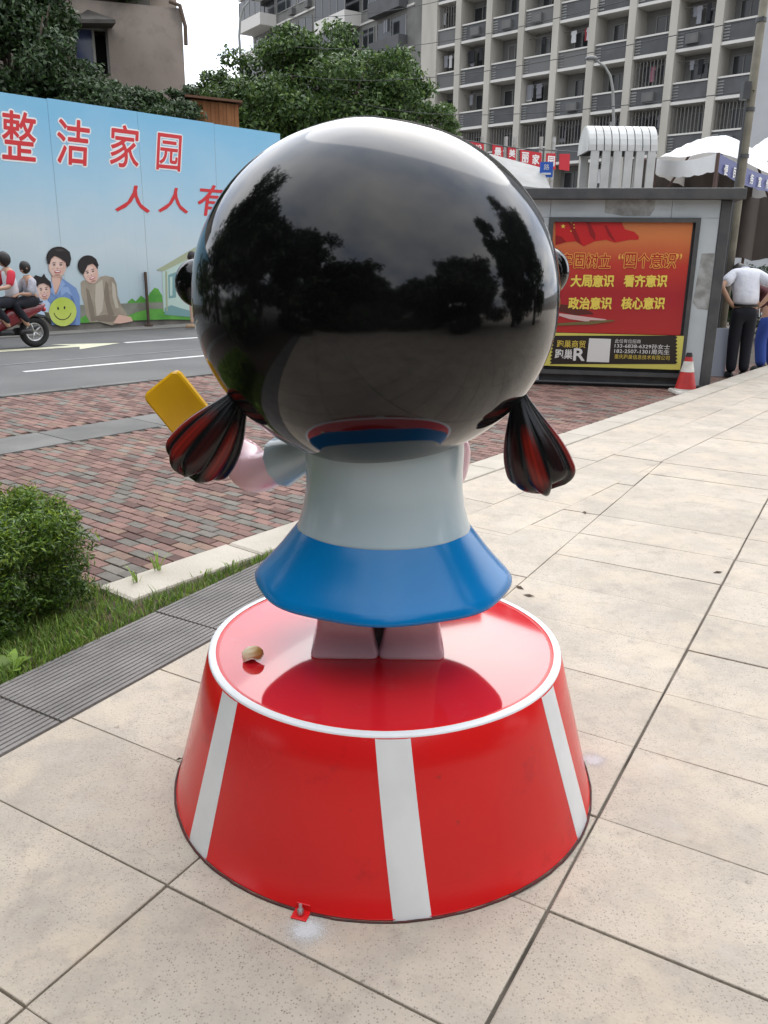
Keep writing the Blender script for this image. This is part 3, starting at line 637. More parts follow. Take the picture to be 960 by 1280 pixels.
# ------------------------------------------------------------------ foliage helpers
def leaves(clumps, n, size, mats, seed, sig=0.45, up=0.35, aspect=0.45, per=None):
    """leaf-sized faces spread through clumps [(centre, radii)]; returns a mesh builder"""
    g_ = np.random.default_rng(seed); k = len(clumps); vol = np.array([c[1][0] * c[1][1] * c[1][2] for c in clumps]) ** (2 / 3); idx = g_.choice(k, n, p=vol / vol.sum())
    C_ = np.array([c[0] for c in clumps])[idx]; Rr = np.array([c[1] for c in clumps])[idx]
    d = g_.normal(size=(n, 3)); d /= np.linalg.norm(d, axis=1)[:, None]; rad = g_.uniform(sig, 1.0, n) ** 0.6 * (1 + g_.normal(0, .10, n))
    P_ = C_ + d * Rr * rad[:, None]
    nrm = d * 0.7 + g_.normal(0, .7, (n, 3)); nrm[:, 2] += up; nrm /= np.linalg.norm(nrm, axis=1)[:, None]
    t = np.cross(nrm, g_.normal(size=(n, 3))); t /= np.linalg.norm(t, axis=1)[:, None] + 1e-9; b = np.cross(nrm, t)
    s = size * g_.uniform(.6, 1.3, n)[:, None]
    q = np.stack([P_ - t * s * .5, P_ + b * s * aspect * .5 + nrm * s * .08, P_ + t * s * .5, P_ - b * s * aspect * .5 + nrm * s * .08], 1).reshape(-1, 3)
    return q, g_.integers(0, len(mats), n)
def leaf_mesh(name, q, mi, mats, parent, off):
    n = len(mi); me = bpy.data.meshes.new(name); q = q - np.array(off)
    me.vertices.add(4 * n); me.vertices.foreach_set('co', q.ravel()); me.loops.add(4 * n); me.loops.foreach_set('vertex_index', np.arange(4 * n))
    me.polygons.add(n); me.polygons.foreach_set('loop_start', np.arange(0, 4 * n, 4)); me.polygons.foreach_set('loop_total', np.full(n, 4)); me.polygons.foreach_set('material_index', mi)
    for m in mats: me.materials.append(m)
    me.update(calc_edges=True); me.validate(); o = bpy.data.objects.new(name, me); COL.objects.link(o)
    if parent is not None: o.parent = parent
    else: o.location = off
    return o
LM = [mat('leaf_dark', (0.036, 0.072, 0.018), rough=0.45, island=0.4, trans=0.22), mat('leaf_mid', (0.06, 0.115, 0.026), rough=0.45, island=0.4, trans=0.25), mat('leaf_light', (0.11, 0.17, 0.04), rough=0.45, island=0.35, trans=0.28)]
LDARK = [mat('leaf_deep', (0.020, 0.042, 0.014), rough=0.5, island=0.4, trans=0.18), LM[0], mat('leaf_olive', (0.05, 0.075, 0.028), rough=0.5, island=0.35, trans=0.2)]
M_bark = mat('bark', (0.085, 0.065, 0.045), (0.05, 0.04, 0.03), rough=0.95, scale=9, bump=0.6, bscale=12)
def tree(name, label, base, crown, n, size, seed, mats=LM, trunk=0.18, group=None, clump=26, cr=0.34, cat='tree'):
    """crown: list of (centre, radii) big lobes; each is broken into clumps"""
    base = Vector(base); t = thing(name, label, cat, base, group=group); g_ = random.Random(seed); cl = []
    for c, r in crown:
        for k in range(clump):
            while True:
                d = Vector((g_.uniform(-1, 1), g_.uniform(-1, 1), g_.uniform(-.8, 1)))
                if .45 < d.length < 1: break
            q = g_.uniform(.7, 1.25) * cr; cl.append(((c[0] + d.x * r[0] * .86, c[1] + d.y * r[1] * .86, c[2] + d.z * r[2] * .86), (r[0] * q, r[1] * q, r[2] * q * .8)))
    q, mi = leaves(cl, n, size, mats, seed, sig=.15)
    leaf_mesh('crown', q, mi, mats, t, base)
    cx = Vector(crown[0][0]); p = MB(M_bark); mid = base.lerp(cx, .55) + Vector((g_.uniform(-.3, .3), 0, 0))
    p.tube([base, base.lerp(mid, .5), mid, cx], [trunk * 1.35, trunk, trunk * .8, trunk * .3], 9)
    for c, r in crown:
        for k in range(5):
            e = Vector(c) + Vector((g_.uniform(-.6, .6) * r[0], g_.uniform(-.6, .6) * r[1], g_.uniform(-.2, .6) * r[2])); p.tube([mid, mid.lerp(e, .5) + Vector((0, 0, .2)), e], [trunk * .5, trunk * .32, trunk * .1], 6)
    p.build('trunk', t, smooth=True); return t

# ------------------------------------------------------------------ hoarding along the far side of the road
dH = ray(100, 414); pH = CAM + dH * (19.7 / math.hypot(dH.x, dH.y))
HP = Plane(pH, 42.0); ZH0, ZH1 = ZB, 4.47
s_end = HP.hit(350, 168)[0]; s_beg = -9.0
hb = thing('hoarding', 'long printed site hoarding with red calligraphy on a blue sky, across the road', 'hoarding', HP.at(0, ZB))
def printmat(name, stops, axis='z', lo=0.0, hi=1.0, noise=0.0):
    m = bpy.data.materials.new(name); m.use_nodes = True; t = m.node_tree; b = t.nodes['Principled BSDF']; b.inputs['Roughness'].default_value = 0.38
    gx = t.nodes.new('ShaderNodeNewGeometry'); sp_ = t.nodes.new('ShaderNodeSeparateXYZ'); t.links.new(gx.outputs['Position'], sp_.inputs[0])
    mr = t.nodes.new('ShaderNodeMapRange'); mr.inputs[1].default_value = lo; mr.inputs[2].default_value = hi; t.links.new(sp_.outputs['XYZ'.index(axis.upper())], mr.inputs[0])
    src = mr.outputs[0]
    if noise:
        nz_ = t.nodes.new('ShaderNodeTexNoise'); nz_.inputs['Scale'].default_value = 0.45; nz_.inputs['Detail'].default_value = 5; t.links.new(gx.outputs['Position'], nz_.inputs['Vector'])
        mm = t.nodes.new('ShaderNodeMath'); mm.operation = 'MULTIPLY_ADD'; t.links.new(nz_.outputs['Fac'], mm.inputs[0]); mm.inputs[1].default_value = noise; t.links.new(src, mm.inputs[2])
        m3 = t.nodes.new('ShaderNodeMath'); m3.operation = 'SUBTRACT'; t.links.new(mm.outputs[0], m3.inputs[0]); m3.inputs[1].default_value = noise / 2; src = m3.outputs[0]
    rp = t.nodes.new('ShaderNodeValToRGB'); t.links.new(src, rp.inputs[0]); el = rp.color_ramp.elements
    while len(el) < len(stops): el.new(0.5)
    for e, (p_, c) in zip(el, stops): e.position = p_; e.color = (*c, 1)
    t.links.new(rp.outputs[0], b.inputs['Base Color']); return m
M_sky = printmat('printed_sky', [(0.0, (0.40, 0.50, 0.54)), (0.30, (0.50, 0.58, 0.61)), (0.6, (0.34, 0.52, 0.63)), (1.0, (0.17, 0.42, 0.61))], 'z', 0.4, 4.4, 0.55)
M_steel = mat('galvanised_steel', (0.35, 0.35, 0.34), (0.25, 0.22, 0.2), rough=0.5, metal=0.6, scale=6)
w_ = 2.05; k = 0; s = s_end
while s > s_beg:
    p = MB(M_sky); dz = random.uniform(-.012, .012); do = random.uniform(-.002, .002); nn_ = 8
    for i in range(nn_):   # shallow corrugation in the sheet
        a0_, a1_ = s - w_ * (i + 1) / nn_ + (.006 if i == nn_ - 1 else 0), s - w_ * i / nn_; oo = .012 * (i % 2)
        p.add([HP.at(a0_, .42, do + .0015 * math.sin(i * 2.1)), HP.at(a1_, .42, do + .0015 * math.sin((i + 1) * 2.1 if i < nn_ - 1 else 0)), HP.at(a1_, ZH1 + dz, do), HP.at(a0_, ZH1 + dz, do)], [(0, 1, 2, 3)])
    p.build('printed_panel', hb, recalc=False)
    p = MB(M_steel); p.wbox(HP, s - .04, s + .04, ZB, ZH1 - .05, -.14, -.06); p.build('post', hb)
    s -= w_; k += 1
p = MB(M_steel); p.wbox(HP, s, s_end, ZH1 - .3, ZH1 - .24, -.06, -.03); p.wbox(HP, s, s_end, 1.0, 1.06, -.06, -.03); p.build('back_rail', hb)
# ragged lower edge: tarpaulin scallops over a low concrete footing
M_foot = mat('footing_concrete', (0.20, 0.185, 0.16), (0.12, 0.11, 0.10), rough=0.95, scale=3, detail=7)
p = MB(M_foot); p.wbox(HP, s, s_end, -.15, .46, -.10, -.035); p.build('footing', hb)
M_tarp = mat('tarpaulin_hem', (0.23, 0.235, 0.19), (0.16, 0.17, 0.13), rough=0.7, scale=4)
ss = s
while ss < s_end - .1:
    l = min(random.uniform(.9, 1.6), s_end - ss); pts = [(ss, .44), (ss, .14)] + [(ss + l * q, .14 + .16 * math.sin(math.pi * q)) for q in (.2, .4, .6, .8)] + [(ss + l, .14), (ss + l, .44)]
    MB(M_tarp).wpoly(HP, pts, .0, .006).build('hem', hb); ss += l
def pxpoly(P, pts): return [P.hit(x, y) for x, y in pts]
def pxell(P, cx, cy, rx, ry, n=22, rot=0): return pxpoly(P, [(cx + rx * math.cos(a) * math.cos(rot) - ry * math.sin(a) * math.sin(rot), cy + rx * math.cos(a) * math.sin(rot) + ry * math.sin(a) * math.cos(rot)) for a in [2 * math.pi * k / n for k in range(n)]])
def pxtext(mb, P, body, x0, y0, x1, y1, off, **kw):
    sa, za = P.hit(x0, (y0 + y1) / 2); sb, zb = P.hit(x1, (y0 + y1) / 2); zt = P.hit((x0 + x1) / 2, y0)[1]; zl = P.hit((x0 + x1) / 2, y1)[1]
    put_text(mb, P, body, (sa + sb) / 2, (za + zb) / 2, abs(sb - sa), zt - zl, off, **kw)
def flat(name, c, rough=0.4, **k): return mat(name, c, rough=rough, **k)
M_cred = flat('print_red', (0.55, 0.018, 0.022)); M_cwht = flat('print_white', (0.74, 0.74, 0.73))
for ch, x0, y0, x1, y1, halo in (('整', 0, 140, 46, 200, 1), ('洁', 70, 150, 113, 206, 1), ('家', 136, 157, 174, 209, 1), ('园', 194, 168, 228, 213, 1), ('人', 143, 232, 186, 265, 0), ('人', 197, 235, 234, 266, 0), ('有', 247, 232, 290, 270, 0)):
    mb = MB(M_cwht)
    if halo: pxtext(mb, HP, ch, x0, y0, x1, y1, .006, bold=0.048, shear=.16)
    mb.use(M_cred); pxtext(mb, HP, ch, x0, y0, x1, y1, .009, bold=0.012, shear=.16); mb.build('character', hb, recalc=False)
z8 = lambda L_: [(x / 8, 300 + y / 8) for x, y in L_]; z26 = lambda L_: [(x / 2.667, 220 + y / 2.667) for x, y in L_]
PSK = flat('print_skin', (0.62, 0.40, 0.32)); PHAIR = flat('print_hair', (0.016, 0.012, 0.012)); PBLUE = flat('print_denim', (0.16, 0.26, 0.48)); PBEI = flat('print_beige', (0.36, 0.31, 0.24), c2=(0.27, 0.225, 0.17), scale=3); PGRN = flat('print_green', (0.13, 0.38, 0.06), c2=(0.07, 0.27, 0.04), scale=3)
PLIP = flat('print_lip', (0.5, 0.10, 0.10)); PLB = flat('print_light_blue', (0.42, 0.53, 0.68)); PBALL = flat('print_lime', (0.42, 0.52, 0.07), c2=(0.52, 0.60, 0.14), scale=2); PMINT = flat('print_mint', (0.44, 0.56, 0.50)); PROOF = flat('print_roof', (0.34, 0.37, 0.24)); PTEAL = flat('print_teal', (0.16, 0.30, 0.30)); PSH = flat('print_skin_shade', (0.42, 0.24, 0.18))
PBLD = flat('print_denim_dark', (0.10, 0.17, 0.36)); PBLL = flat('print_denim_light', (0.25, 0.36, 0.58)); PBED = flat('print_beige_dark', (0.20, 0.165, 0.125)); PBEL = flat('print_beige_light', (0.46, 0.41, 0.33)); PSKL = flat('print_skin_light', (0.70, 0.49, 0.41)); PHL = flat('print_hair_sheen', (0.05, 0.038, 0.035))
def printed(name, layers, base=.014):
    mb = MB(layers[0][0])
    for i, (m, pts) in enumerate(layers): mb.use(m).wpoly(HP, pts, base + .0011 * i, .0009)
    return mb.build(name, hb, recalc=False)
def face(cx, cy, rx, ry, rot=0.0):
    L_ = [(PSK, pxell(HP, cx, cy, rx, ry, rot=rot))]; c, s = math.cos(rot), math.sin(rot)
    pt = lambda u, v: (cx + u * rx * c - v * ry * s, cy + u * rx * s + v * ry * c)
    L_.append((PSKL, pxell(HP, *pt(-.12, -.02), rx * .72, ry * .80, 18, rot))); L_.append((PSH, pxell(HP, *pt(.0, .80), rx * .36, ry * .10, 10, rot)))
    for sg in (-1, 1): L_.append((PSK, pxell(HP, *pt(.46 * sg, .22), rx * .2, ry * .14, 10, rot)))
    for sg in (-1, 1): L_.append((PHAIR, pxell(HP, *pt(.38 * sg, -.12), rx * .17, ry * .055, 10, rot))); L_.append((PHAIR, pxell(HP, *pt(.40 * sg, -.30), rx * .22, ry * .035, 10, rot)))
    L_.append((PSH, pxell(HP, *pt(0, .18), rx * .13, ry * .05, 8, rot))); L_.append((PLIP, pxell(HP, *pt(0, .48), rx * .40, ry * .13, 12, rot))); L_.append((M_cwht, pxell(HP, *pt(0, .46), rx * .30, ry * .055, 10, rot))); return L_
printed('printed_grass', [(PGRN, pxpoly(HP, z26([(265, 450), (290, 445), (420, 440), (425, 420), (440, 408), (452, 418), (470, 398), (486, 412), (500, 390), (515, 372), (527, 376), (540, 398), (545, 440), (600, 452), (650, 462), (650, 480), (560, 478), (440, 482), (265, 490)])))], .004)
printed('printed_house', [(PMINT, pxpoly(HP, z26([(540, 312), (660, 262), (665, 462), (545, 452)]))), (PROOF, pxpoly(HP, z26([(520, 314), (650, 238), (680, 225), (680, 250), (545, 318)]))), (PTEAL, pxpoly(HP, z26([(560, 330), (586, 320), (586, 405), (562, 408)]))), (PMINT, pxpoly(HP, z26([(565, 338), (574, 334), (574, 398), (566, 400)]))), (PTEAL, pxpoly(HP, z26([(548, 440), (570, 430), (600, 440), (655, 455), (655, 472), (548, 462)]))), (PROOF, pxpoly(HP, z26([(551, 318), (556, 316), (558, 450), (553, 450)])))], .006)
printed('printed_man', [(PBLUE, pxpoly(HP, z8([(470, 450), (520, 420), (620, 380), (690, 430), (760, 480), (795, 560), (800, 700), (800, 850), (520, 850), (480, 700)]))), (PBLD, pxpoly(HP, z8([(700, 520), (740, 600), (760, 720), (750, 850), (690, 850), (715, 700)]))), (PBLD, pxpoly(HP, z8([(560, 560), (580, 700), (570, 850), (545, 850), (540, 640)]))), (PBLL, pxpoly(HP, z8([(600, 470), (680, 470), (720, 560), (660, 520), (610, 560)]))), (PSH, pxpoly(HP, z8([(515, 340), (615, 350), (618, 430), (565, 540), (545, 545), (512, 430)]))), (PSK, pxpoly(HP, z8([(518, 370), (600, 380), (600, 430), (556, 520), (540, 525), (520, 430)]))), (PBLL, pxpoly(HP, z8([(612, 395), (650, 440), (600, 500), (560, 560), (590, 470)]))), (PBLL, pxpoly(HP, z8([(512, 405), (530, 470), (550, 560), (505, 520), (490, 450)]))), (PHAIR, pxell(HP, 583 / 8, 300 + 175 / 8, 122 / 8, 110 / 8))] + face(570 / 8, 300 + 262 / 8, 88 / 8, 112 / 8) + [(PHAIR, pxpoly(HP, z8([(468, 235), (462, 170), (490, 105), (545, 70), (625, 72), (690, 118), (706, 190), (690, 255), (664, 275), (655, 225), (610, 190), (540, 155), (505, 190), (490, 240)]))), (PHL, pxpoly(HP, z8([(540, 95), (600, 88), (650, 110), (610, 112), (560, 112)])))], .006)
printed('printed_woman', [(PBEI, pxpoly(HP, z26([(268, 356), (276, 348), (296, 350), (318, 356), (332, 336), (352, 332), (378, 338), (388, 360), (392, 400), (404, 432), (424, 462), (410, 486), (372, 498), (330, 486), (300, 488), (288, 468), (280, 430), (270, 392)]))), (PBED, pxpoly(HP, z26([(286, 372), (296, 380), (312, 440), (318, 484), (304, 484), (294, 440)]))), (PBED, pxpoly(HP, z26([(352, 350), (360, 360), (366, 420), (380, 462), (362, 470), (352, 430), (346, 390)]))), (PBEL, pxpoly(HP, z26([(318, 362), (340, 345), (346, 400), (340, 450), (322, 470), (316, 420)]))), (PBEL, pxpoly(HP, z26([(372, 352), (382, 362), (388, 410), (396, 440), (384, 440), (374, 400)]))), (PBED, pxpoly(HP, z26([(300, 470), (350, 462), (400, 470), (372, 486), (330, 484)]))), (PSK, pxpoly(HP, z26([(395, 462), (436, 470), (442, 484), (400, 492), (376, 490)]))), (PHAIR, pxell(HP, 292 / 2.667, 220 + 298 / 2.667, 34 / 2.667, 34 / 2.667))] + face(301 / 2.667, 220 + 324 / 2.667, 25 / 2.667, 35 / 2.667, -.3) + [(PHAIR, pxpoly(HP, z26([(258, 305), (262, 280), (290, 264), (318, 276), (328, 300), (310, 290), (290, 298), (276, 328), (266, 322)])))], .006)
printed('printed_child', [(PLB, pxpoly(HP, z8([(310, 560), (400, 530), (500, 640), (480, 760), (290, 720)]))), (PHAIR, pxpoly(HP, z8([(310, 400), (350, 350), (410, 370), (435, 335), (455, 375), (500, 420), (512, 480), (480, 470), (380, 430), (330, 430)])))] + face(432 / 8, 300 + 508 / 8, 66 / 8, 95 / 8, -.12) + [(PHAIR, pxpoly(HP, z8([(355, 470), (350, 415), (420, 385), (490, 420), (505, 490), (480, 455), (430, 430), (390, 440)])))], .022)
sm = [(PBALL, pxell(HP, 77.5, 389.5, 17.2, 18.2))] + [(PHAIR, pxell(HP, x, y, 1.1, 2.0, 10)) for x, y in ((71.5, 385.5), (79.5, 384.5))]
arc_ = [(77 + 11.5 * math.cos(a), 388 + 12 * math.sin(a)) for a in [0.25 + k * .33 for k in range(9)]]
sm.append((PHAIR, pxpoly(HP, arc_ + [(77 + 10.6 * math.cos(a), 388 + 11 * math.sin(a)) for a in [0.25 + k * .33 for k in range(9)][::-1]])))
printed('printed_smiley_ball', sm, .038)
# steel rod leaning on the hoarding
sa, za = HP.hit(180, 340); sb, zb = HP.hit(182.5, 408)
rod = thing('steel_rod', 'thin rusty steel rod standing against the printed hoarding', 'rod', HP.at(sb, ZR + .02, .12))
MB(mat('rust_brown', (0.09, 0.055, 0.04), (0.05, 0.035, 0.03), rough=0.9, scale=12)).tube([HP.at(sb, ZR + .02, .12), HP.at(sa, za, .05)], .035, 8).build('bar', rod)
MB(MATS['rust_brown']).box(HP.at(sb, ZR + .05, .12), (.16, .16, .04)).build('foot_plate', rod)

# ------------------------------------------------------------------ old concrete building behind the hoarding
dO = ray(232, 110); pO = CAM + dO * (29.0 / math.hypot(dO.x, dO.y)); OP = Plane(pO, 73.0)
M_old = mat('old_render', (0.27, 0.225, 0.19), (0.20, 0.165, 0.14), rough=0.95, scale=0.55, detail=8, bump=0.3, bscale=12)
stain(M_old, 1.6, 0.5, 0.7, 0.55, (0.13, 0.115, 0.10))
ob = thing('old_building', 'weathered bare concrete building with one broken window under an awning, behind the hoarding', 'building', OP.at(-4, -.15))
ztop = OP.hit(200, 8)[1]; wx0, wz0 = OP.hit(94, 92); wx1, wz1 = OP.hit(134, 34)
p = MB(M_old); p.wbox(OP, -16, wx0, -.15, ztop, -8, 0); p.wbox(OP, wx1, 0, -.15, ztop, -8, 0); p.wbox(OP, wx0, wx1, -.15, wz0, -8, -.003); p.wbox(OP, wx0, wx1, wz1, ztop, -8, -.003); p.wbox(OP, wx0, wx1, wz0, wz1, -8, -.9); p.build('wall', ob)
p = MB(mat('roof_dark', (0.09, 0.085, 0.075), (0.14, 0.13, 0.10), rough=0.95, scale=2)); p.wbox(OP, -16, -.9, ztop, ztop + 1.0, -8, -.2); p.build('parapet', ob)
p = MB(M_old); ex, ez = OP.hit(224, 2); p.wbox(OP, -.9, -.1, ztop, ez + .3, -7, -.5); p.build('roof_block', ob)
p = MB(mat('rusted_gutter', (0.10, 0.07, 0.05), rough=0.9)); pts = [OP.at(-.35, ztop + .15, .05), OP.at(-.05, ztop + .05, .1), OP.at(.08, ztop - .5, .1), OP.at(.07, ztop - 1.0, .1)]; p.tube(pts, .06, 8); p.build('gutter_pipe', ob)
fr = MB(mat('window_frame_weathered', (0.28, 0.27, 0.25), rough=0.7)); fw = .07; mx_ = (wx0 + wx1) / 2 + .05
for a0_, a1_, b0_, b1_ in ((wx0, wx0 + fw, wz0, wz1), (wx1 - fw, wx1, wz0, wz1), (wx0 + fw, wx1 - fw, wz0, wz0 + fw), (wx0 + fw, wx1 - fw, wz1 - fw, wz1), (mx_, mx_ + fw, wz0 + fw, wz1 - fw)): fr.wbox(OP, a0_, a1_, b0_, b1_, -.25, -.17)
wn = sub(fr.build('window', ob), ob)
M_glass = mat('dark_glass', (0.02, 0.025, 0.03), rough=0.08, ior=1.5); MB(mat('blue_film_glass', (0.06, 0.08, 0.17), (0.03, 0.04, 0.07), rough=0.15, scale=2)).wbox(OP, wx0 + fw, mx_, wz0 + fw, wz1 - fw, -.22, -.20).build('pane', wn)
MB(mat('interior_shade', (0.015, 0.014, 0.013), rough=0.9)).wbox(OP, mx_ + fw, wx1 - fw, wz0 + fw, wz1 - fw, -.85, -.80).build('pane', wn)  # open half: recessed dark sheet stands in for the shaded room
aw = MB(mat('awning_slate', (0.075, 0.068, 0.06), (0.05, 0.045, 0.04), rough=0.9, scale=3)); l0, zt_ = OP.hit(80, 14); l1, zb_ = OP.hit(145, 40)
aw.add([OP.at(l0 + .5, zt_, 0), OP.at(l1 - .75, zt_ + .1, 0), OP.at(l1, zb_ + .15, .8), OP.at(l0, zb_ + .05, .8), OP.at(l1, zb_ + .05, .8), OP.at(l0, zb_ - .05, .8), OP.at(l1 - .1, zb_ + .1, 0), OP.at(l0 + .1, zb_, 0)], [(0, 3, 2, 1), (3, 5, 4, 2), (5, 7, 6, 4), (0, 7, 5, 3), (1, 2, 4, 6)]); aw.build('awning', ob)
# rusty shed wall peeping over the hoarding
d_ = ray(270, 140); pS = CAM + d_ * (26.5 / math.hypot(d_.x, d_.y)); SP = Plane(pS, 76)
sa, za = SP.hit(238, 124); sb, zb = SP.hit(298, 131)
shd = thing('rusty_shed', 'orange-brown rusty sheet metal shed peeping over the hoarding', 'shed', SP.at(0, -.15))
M_rust = mat('rusty_sheet', (0.19, 0.075, 0.028), (0.27, 0.115, 0.045), rough=0.9, scale=1.5, detail=7); p = MB(M_rust)
for k in range(12):
    a = sa + (sb - sa) * k / 12; b_ = sa + (sb - sa) * (k + 1) / 12; p.wbox(SP, a, b_ - .004, -.15, zb + (za - zb) * (1 - k / 12), -2.2, .02 * (k % 2))
p.build('wall', shd)
p = MB(mat('shed_roof', (0.12, 0.06, 0.035), rough=0.9)); p.add([SP.at(sa - .15, za + .03, .2), SP.at(sb + .1, zb + .03, .2), SP.at(sb + .1, zb + .12, -2.4), SP.at(sa - .15, za + .12, -2.4), SP.at(sa - .15, za + .09, .2), SP.at(sb + .1, zb + .09, .2), SP.at(sb + .1, zb + .18, -2.4), SP.at(sa - .15, za + .18, -2.4)], [(0, 1, 2, 3), (7, 6, 5, 4), (0, 4, 5, 1), (1, 5, 6, 2), (2, 6, 7, 3), (3, 7, 4, 0)]); p.build('roof', shd)

# ------------------------------------------------------------------ apartment block with the gridded facade
dA = ray(735, 120); pA = CAM + dA * (64.0 / math.hypot(dA.x, dA.y)); AP = Plane(pA, -46.0); BAY = 2.9
ap = thing('apartment_block', 'tall apartment block gridded by cream columns, with grey balconies and hanging laundry', 'building', AP.at(0, -.15))
M_cream = mat('cream_column', (0.44, 0.415, 0.365), (0.35, 0.33, 0.285), rough=0.9, scale=0.7, detail=7, stretch=(1, 1, .25))
M_gwall = mat('grey_wall', (0.20, 0.197, 0.187), (0.15, 0.147, 0.14), rough=0.9, scale=0.8, detail=6)
M_para = mat('grey_parapet', (0.088, 0.09, 0.094), (0.07, 0.071, 0.074), rough=0.85, scale=1.2, detail=5, objr=0.12)
M_paral = mat('light_parapet', (0.12, 0.12, 0.118), rough=0.85, scale=1.2, objr=0.1)
M_pane = mat('window_pane', (0.03, 0.033, 0.036), rough=0.12, objr=.3); M_frm = mat('window_frame', (0.20, 0.20, 0.19), rough=0.6, objr=.2); M_slab = mat('slab_edge', (0.55, 0.535, 0.50), rough=0.9)
M_shut = mat('window_grille', (0.12, 0.115, 0.11), rough=0.7)
CLO = [mat('cloth_%s' % n, c, rough=0.9, objr=.15) for n, c in (('white', (.48, .48, .48)), ('pink', (.38, .16, .20)), ('black', (.02, .02, .024)), ('red', (.25, .03, .035)), ('blue', (.03, .04, .14)), ('grey', (.2, .2, .22)))]
K0, K1 = -4, 5; zs = [2 + 3 * k for k in range(0, 9)]
p = MB(M_gwall); p.wbox(AP, K0 * BAY, K1 * BAY + 1, -.15, 27, -9, -1.4); p.build('back_wall', ap)
MB(mat('flat_roof', (.2, .2, .19), rough=.95)).wbox(AP, -21, K1 * BAY + 1.3, 27, 27.4, -9.3, .4).build('roof', ap)
p = MB(mat('pale_end_wall', (0.40, 0.41, 0.415), (0.34, 0.345, 0.35), rough=0.9, scale=.5)); p.wbox(AP, -21, K0 * BAY + .35, -.15, 27, -9, .15); p.build('end_wall', ap)
for k in range(K0 + 1, K1 + 1):
    hw = .78 if k == K1 else .26; MB(M_cream).wbox(AP, k * BAY - hw, k * BAY + hw, -.15, 27, -1.4, .12).build('column', ap)
rb = random.Random(21)
for fi, z in enumerate(zs):
    MB(M_slab).wbox(AP, K0 * BAY + .3, K1 * BAY + .7, z - .02, z + .16, -1.38, .03).build('floor_slab', ap)
    for k in range(K0, K1):
        a, b_ = k * BAY + (.27 if k > K0 else .4), (k + 1) * BAY - .27; ph = 1.18 if z > 6 else .5
        if z > 24 or z < 4: continue
        MB(M_para if rb.random() < .8 else M_paral).wbox(AP, a, b_, z + .16, z + ph, -.22, -.08).build('balcony_parapet', ap)
        MB(M_slab).wbox(AP, a, b_, z + ph, z + ph + .1, -.26, -.02).build('rail', ap)
        lv = MB(M_frm)
        for q in range(5): lv.wbox(AP, b_ - .42, b_ - .02, z + .28 + q * .17, z + .36 + q * .17, -.085, -.05)
        lv.build('louvre', ap)
        ww = rb.uniform(1.15, 1.7); wc = (a + b_) / 2 + rb.uniform(-.3, .3); w0, w1, q0, q1 = wc - ww / 2, wc + ww / 2, z + (1.0 if rb.random() < .7 else .25), z + 2.6
        f_ = MB(M_frm)
        for e in ((w0, w0 + .07, q0, q1), (w1 - .07, w1, q0, q1), (wc - .035, wc + .035, q0, q1), (w0 + .07, wc - .035, q0, q0 + .07), (w0 + .07, wc - .035, q1 - .07, q1), (wc + .035, w1 - .07, q0, q0 + .07), (wc + .035, w1 - .07, q1 - .07, q1)): f_.wbox(AP, *e, -1.40, -1.30)
        wn = sub(f_.build('window', ap), ap)
        for e0, e1 in ((w0 + .06, wc - .03), (wc + .03, w1 - .06)): MB(M_pane if rb.random() < .75 else M_shut).wbox(AP, e0, e1, q0 + .06, q1 - .06, -1.38, -1.345).build('pane', wn)
        if z == 8 or rb.random() < .15:
            gr_ = MB(M_shut)
            for q in range(9): gr_.wbox(AP, a + .2 + q * (b_ - a - .4) / 8 - .025, a + .2 + q * (b_ - a - .4) / 8 + .025, z + ph, z + 2.8, -.2, -.16)
            gr_.build('security_grille', ap)
        if rb.random() < .55:
            MB(M_shut).wbox(AP, a, b_, z + 2.52, z + 2.55, -.6, -.57).build('drying_pole', ap)
            for q in range(rb.randint(1, 6)):
                c = rb.uniform(a + .3, b_ - .3); cw, chh = rb.uniform(.1, .25), rb.uniform(.5, 1.1)
                MB(CLO[rb.choice([0, 2, 2, 5, 5, 2, 5, 0, 2, 5, 2, 5, 2, 1, 3, 4])]).wpoly(AP, [(c - cw, z + 2.55), (c - cw * 1.3, z + 2.3), (c - cw * .9, z + 2.3), (c - cw, z + 2.55 - chh), (c + cw, z + 2.55 - chh), (c + cw * .9, z + 2.3), (c + cw * 1.3, z + 2.3), (c + cw, z + 2.55)], -.6 + .03 * q - .05, .04).build('garment', ap)
        if rb.random() < .3:
            c = rb.uniform(a + .6, b_ - .6); u_ = sub(MB(M_paral).wbox(AP, c - .4, c + .4, z + .35, z + .9, -.08, .2).build('air_conditioner', ap), ap)
            q = MB(M_shut); cc = AP.at(c - .1, z + .62, .203); q.add([cc] + [cc + AP.d * .2 * math.cos(t) + Vector((0, 0, .2 * math.sin(t))) for t in [2 * math.pi * i / 14 for i in range(14)]], [(0, i + 1, (i + 1) % 14 + 1) for i in range(14)]); q.build('fan', u_)
# ------------------------------------------------------------------ second block with bay balconies, further left
dB = ray(518, 60); pB = CAM + dB * (74.5 / math.hypot(dB.x, dB.y)); BP = Plane(pB, -34.0)
bb_ = thing('balcony_block', 'grey apartment block with jutting white-edged balconies rising behind the street tree', 'building', BP.at(0, -.15))
M_bwall = mat('stained_grey_render', (0.19, 0.187, 0.175), (0.12, 0.117, 0.11), rough=0.95, scale=.5, detail=8)
sL = BP.hit(316, 40)[0]; zp = BP.hit(440, 27)[1]
MB(M_bwall).wbox(BP, -1.0, sL, -.15, 34, -10, 0).build('wall', bb_)
MB(MATS['flat_roof']).wbox(BP, -1.0, sL + .3, 34, 34.4, -10, .4).build('roof', bb_)
bays = []; edges_ = [510, 470, 452, 413, 392, 372, 346, 318]; es = [BP.hit(x, 40)[0] for x in edges_]
for i in range(len(es) - 1): bays.append((es[i], es[i + 1], [0.9, 0.25, 1.7, 0.3, 0.15, 0.4, 1.8][i]))
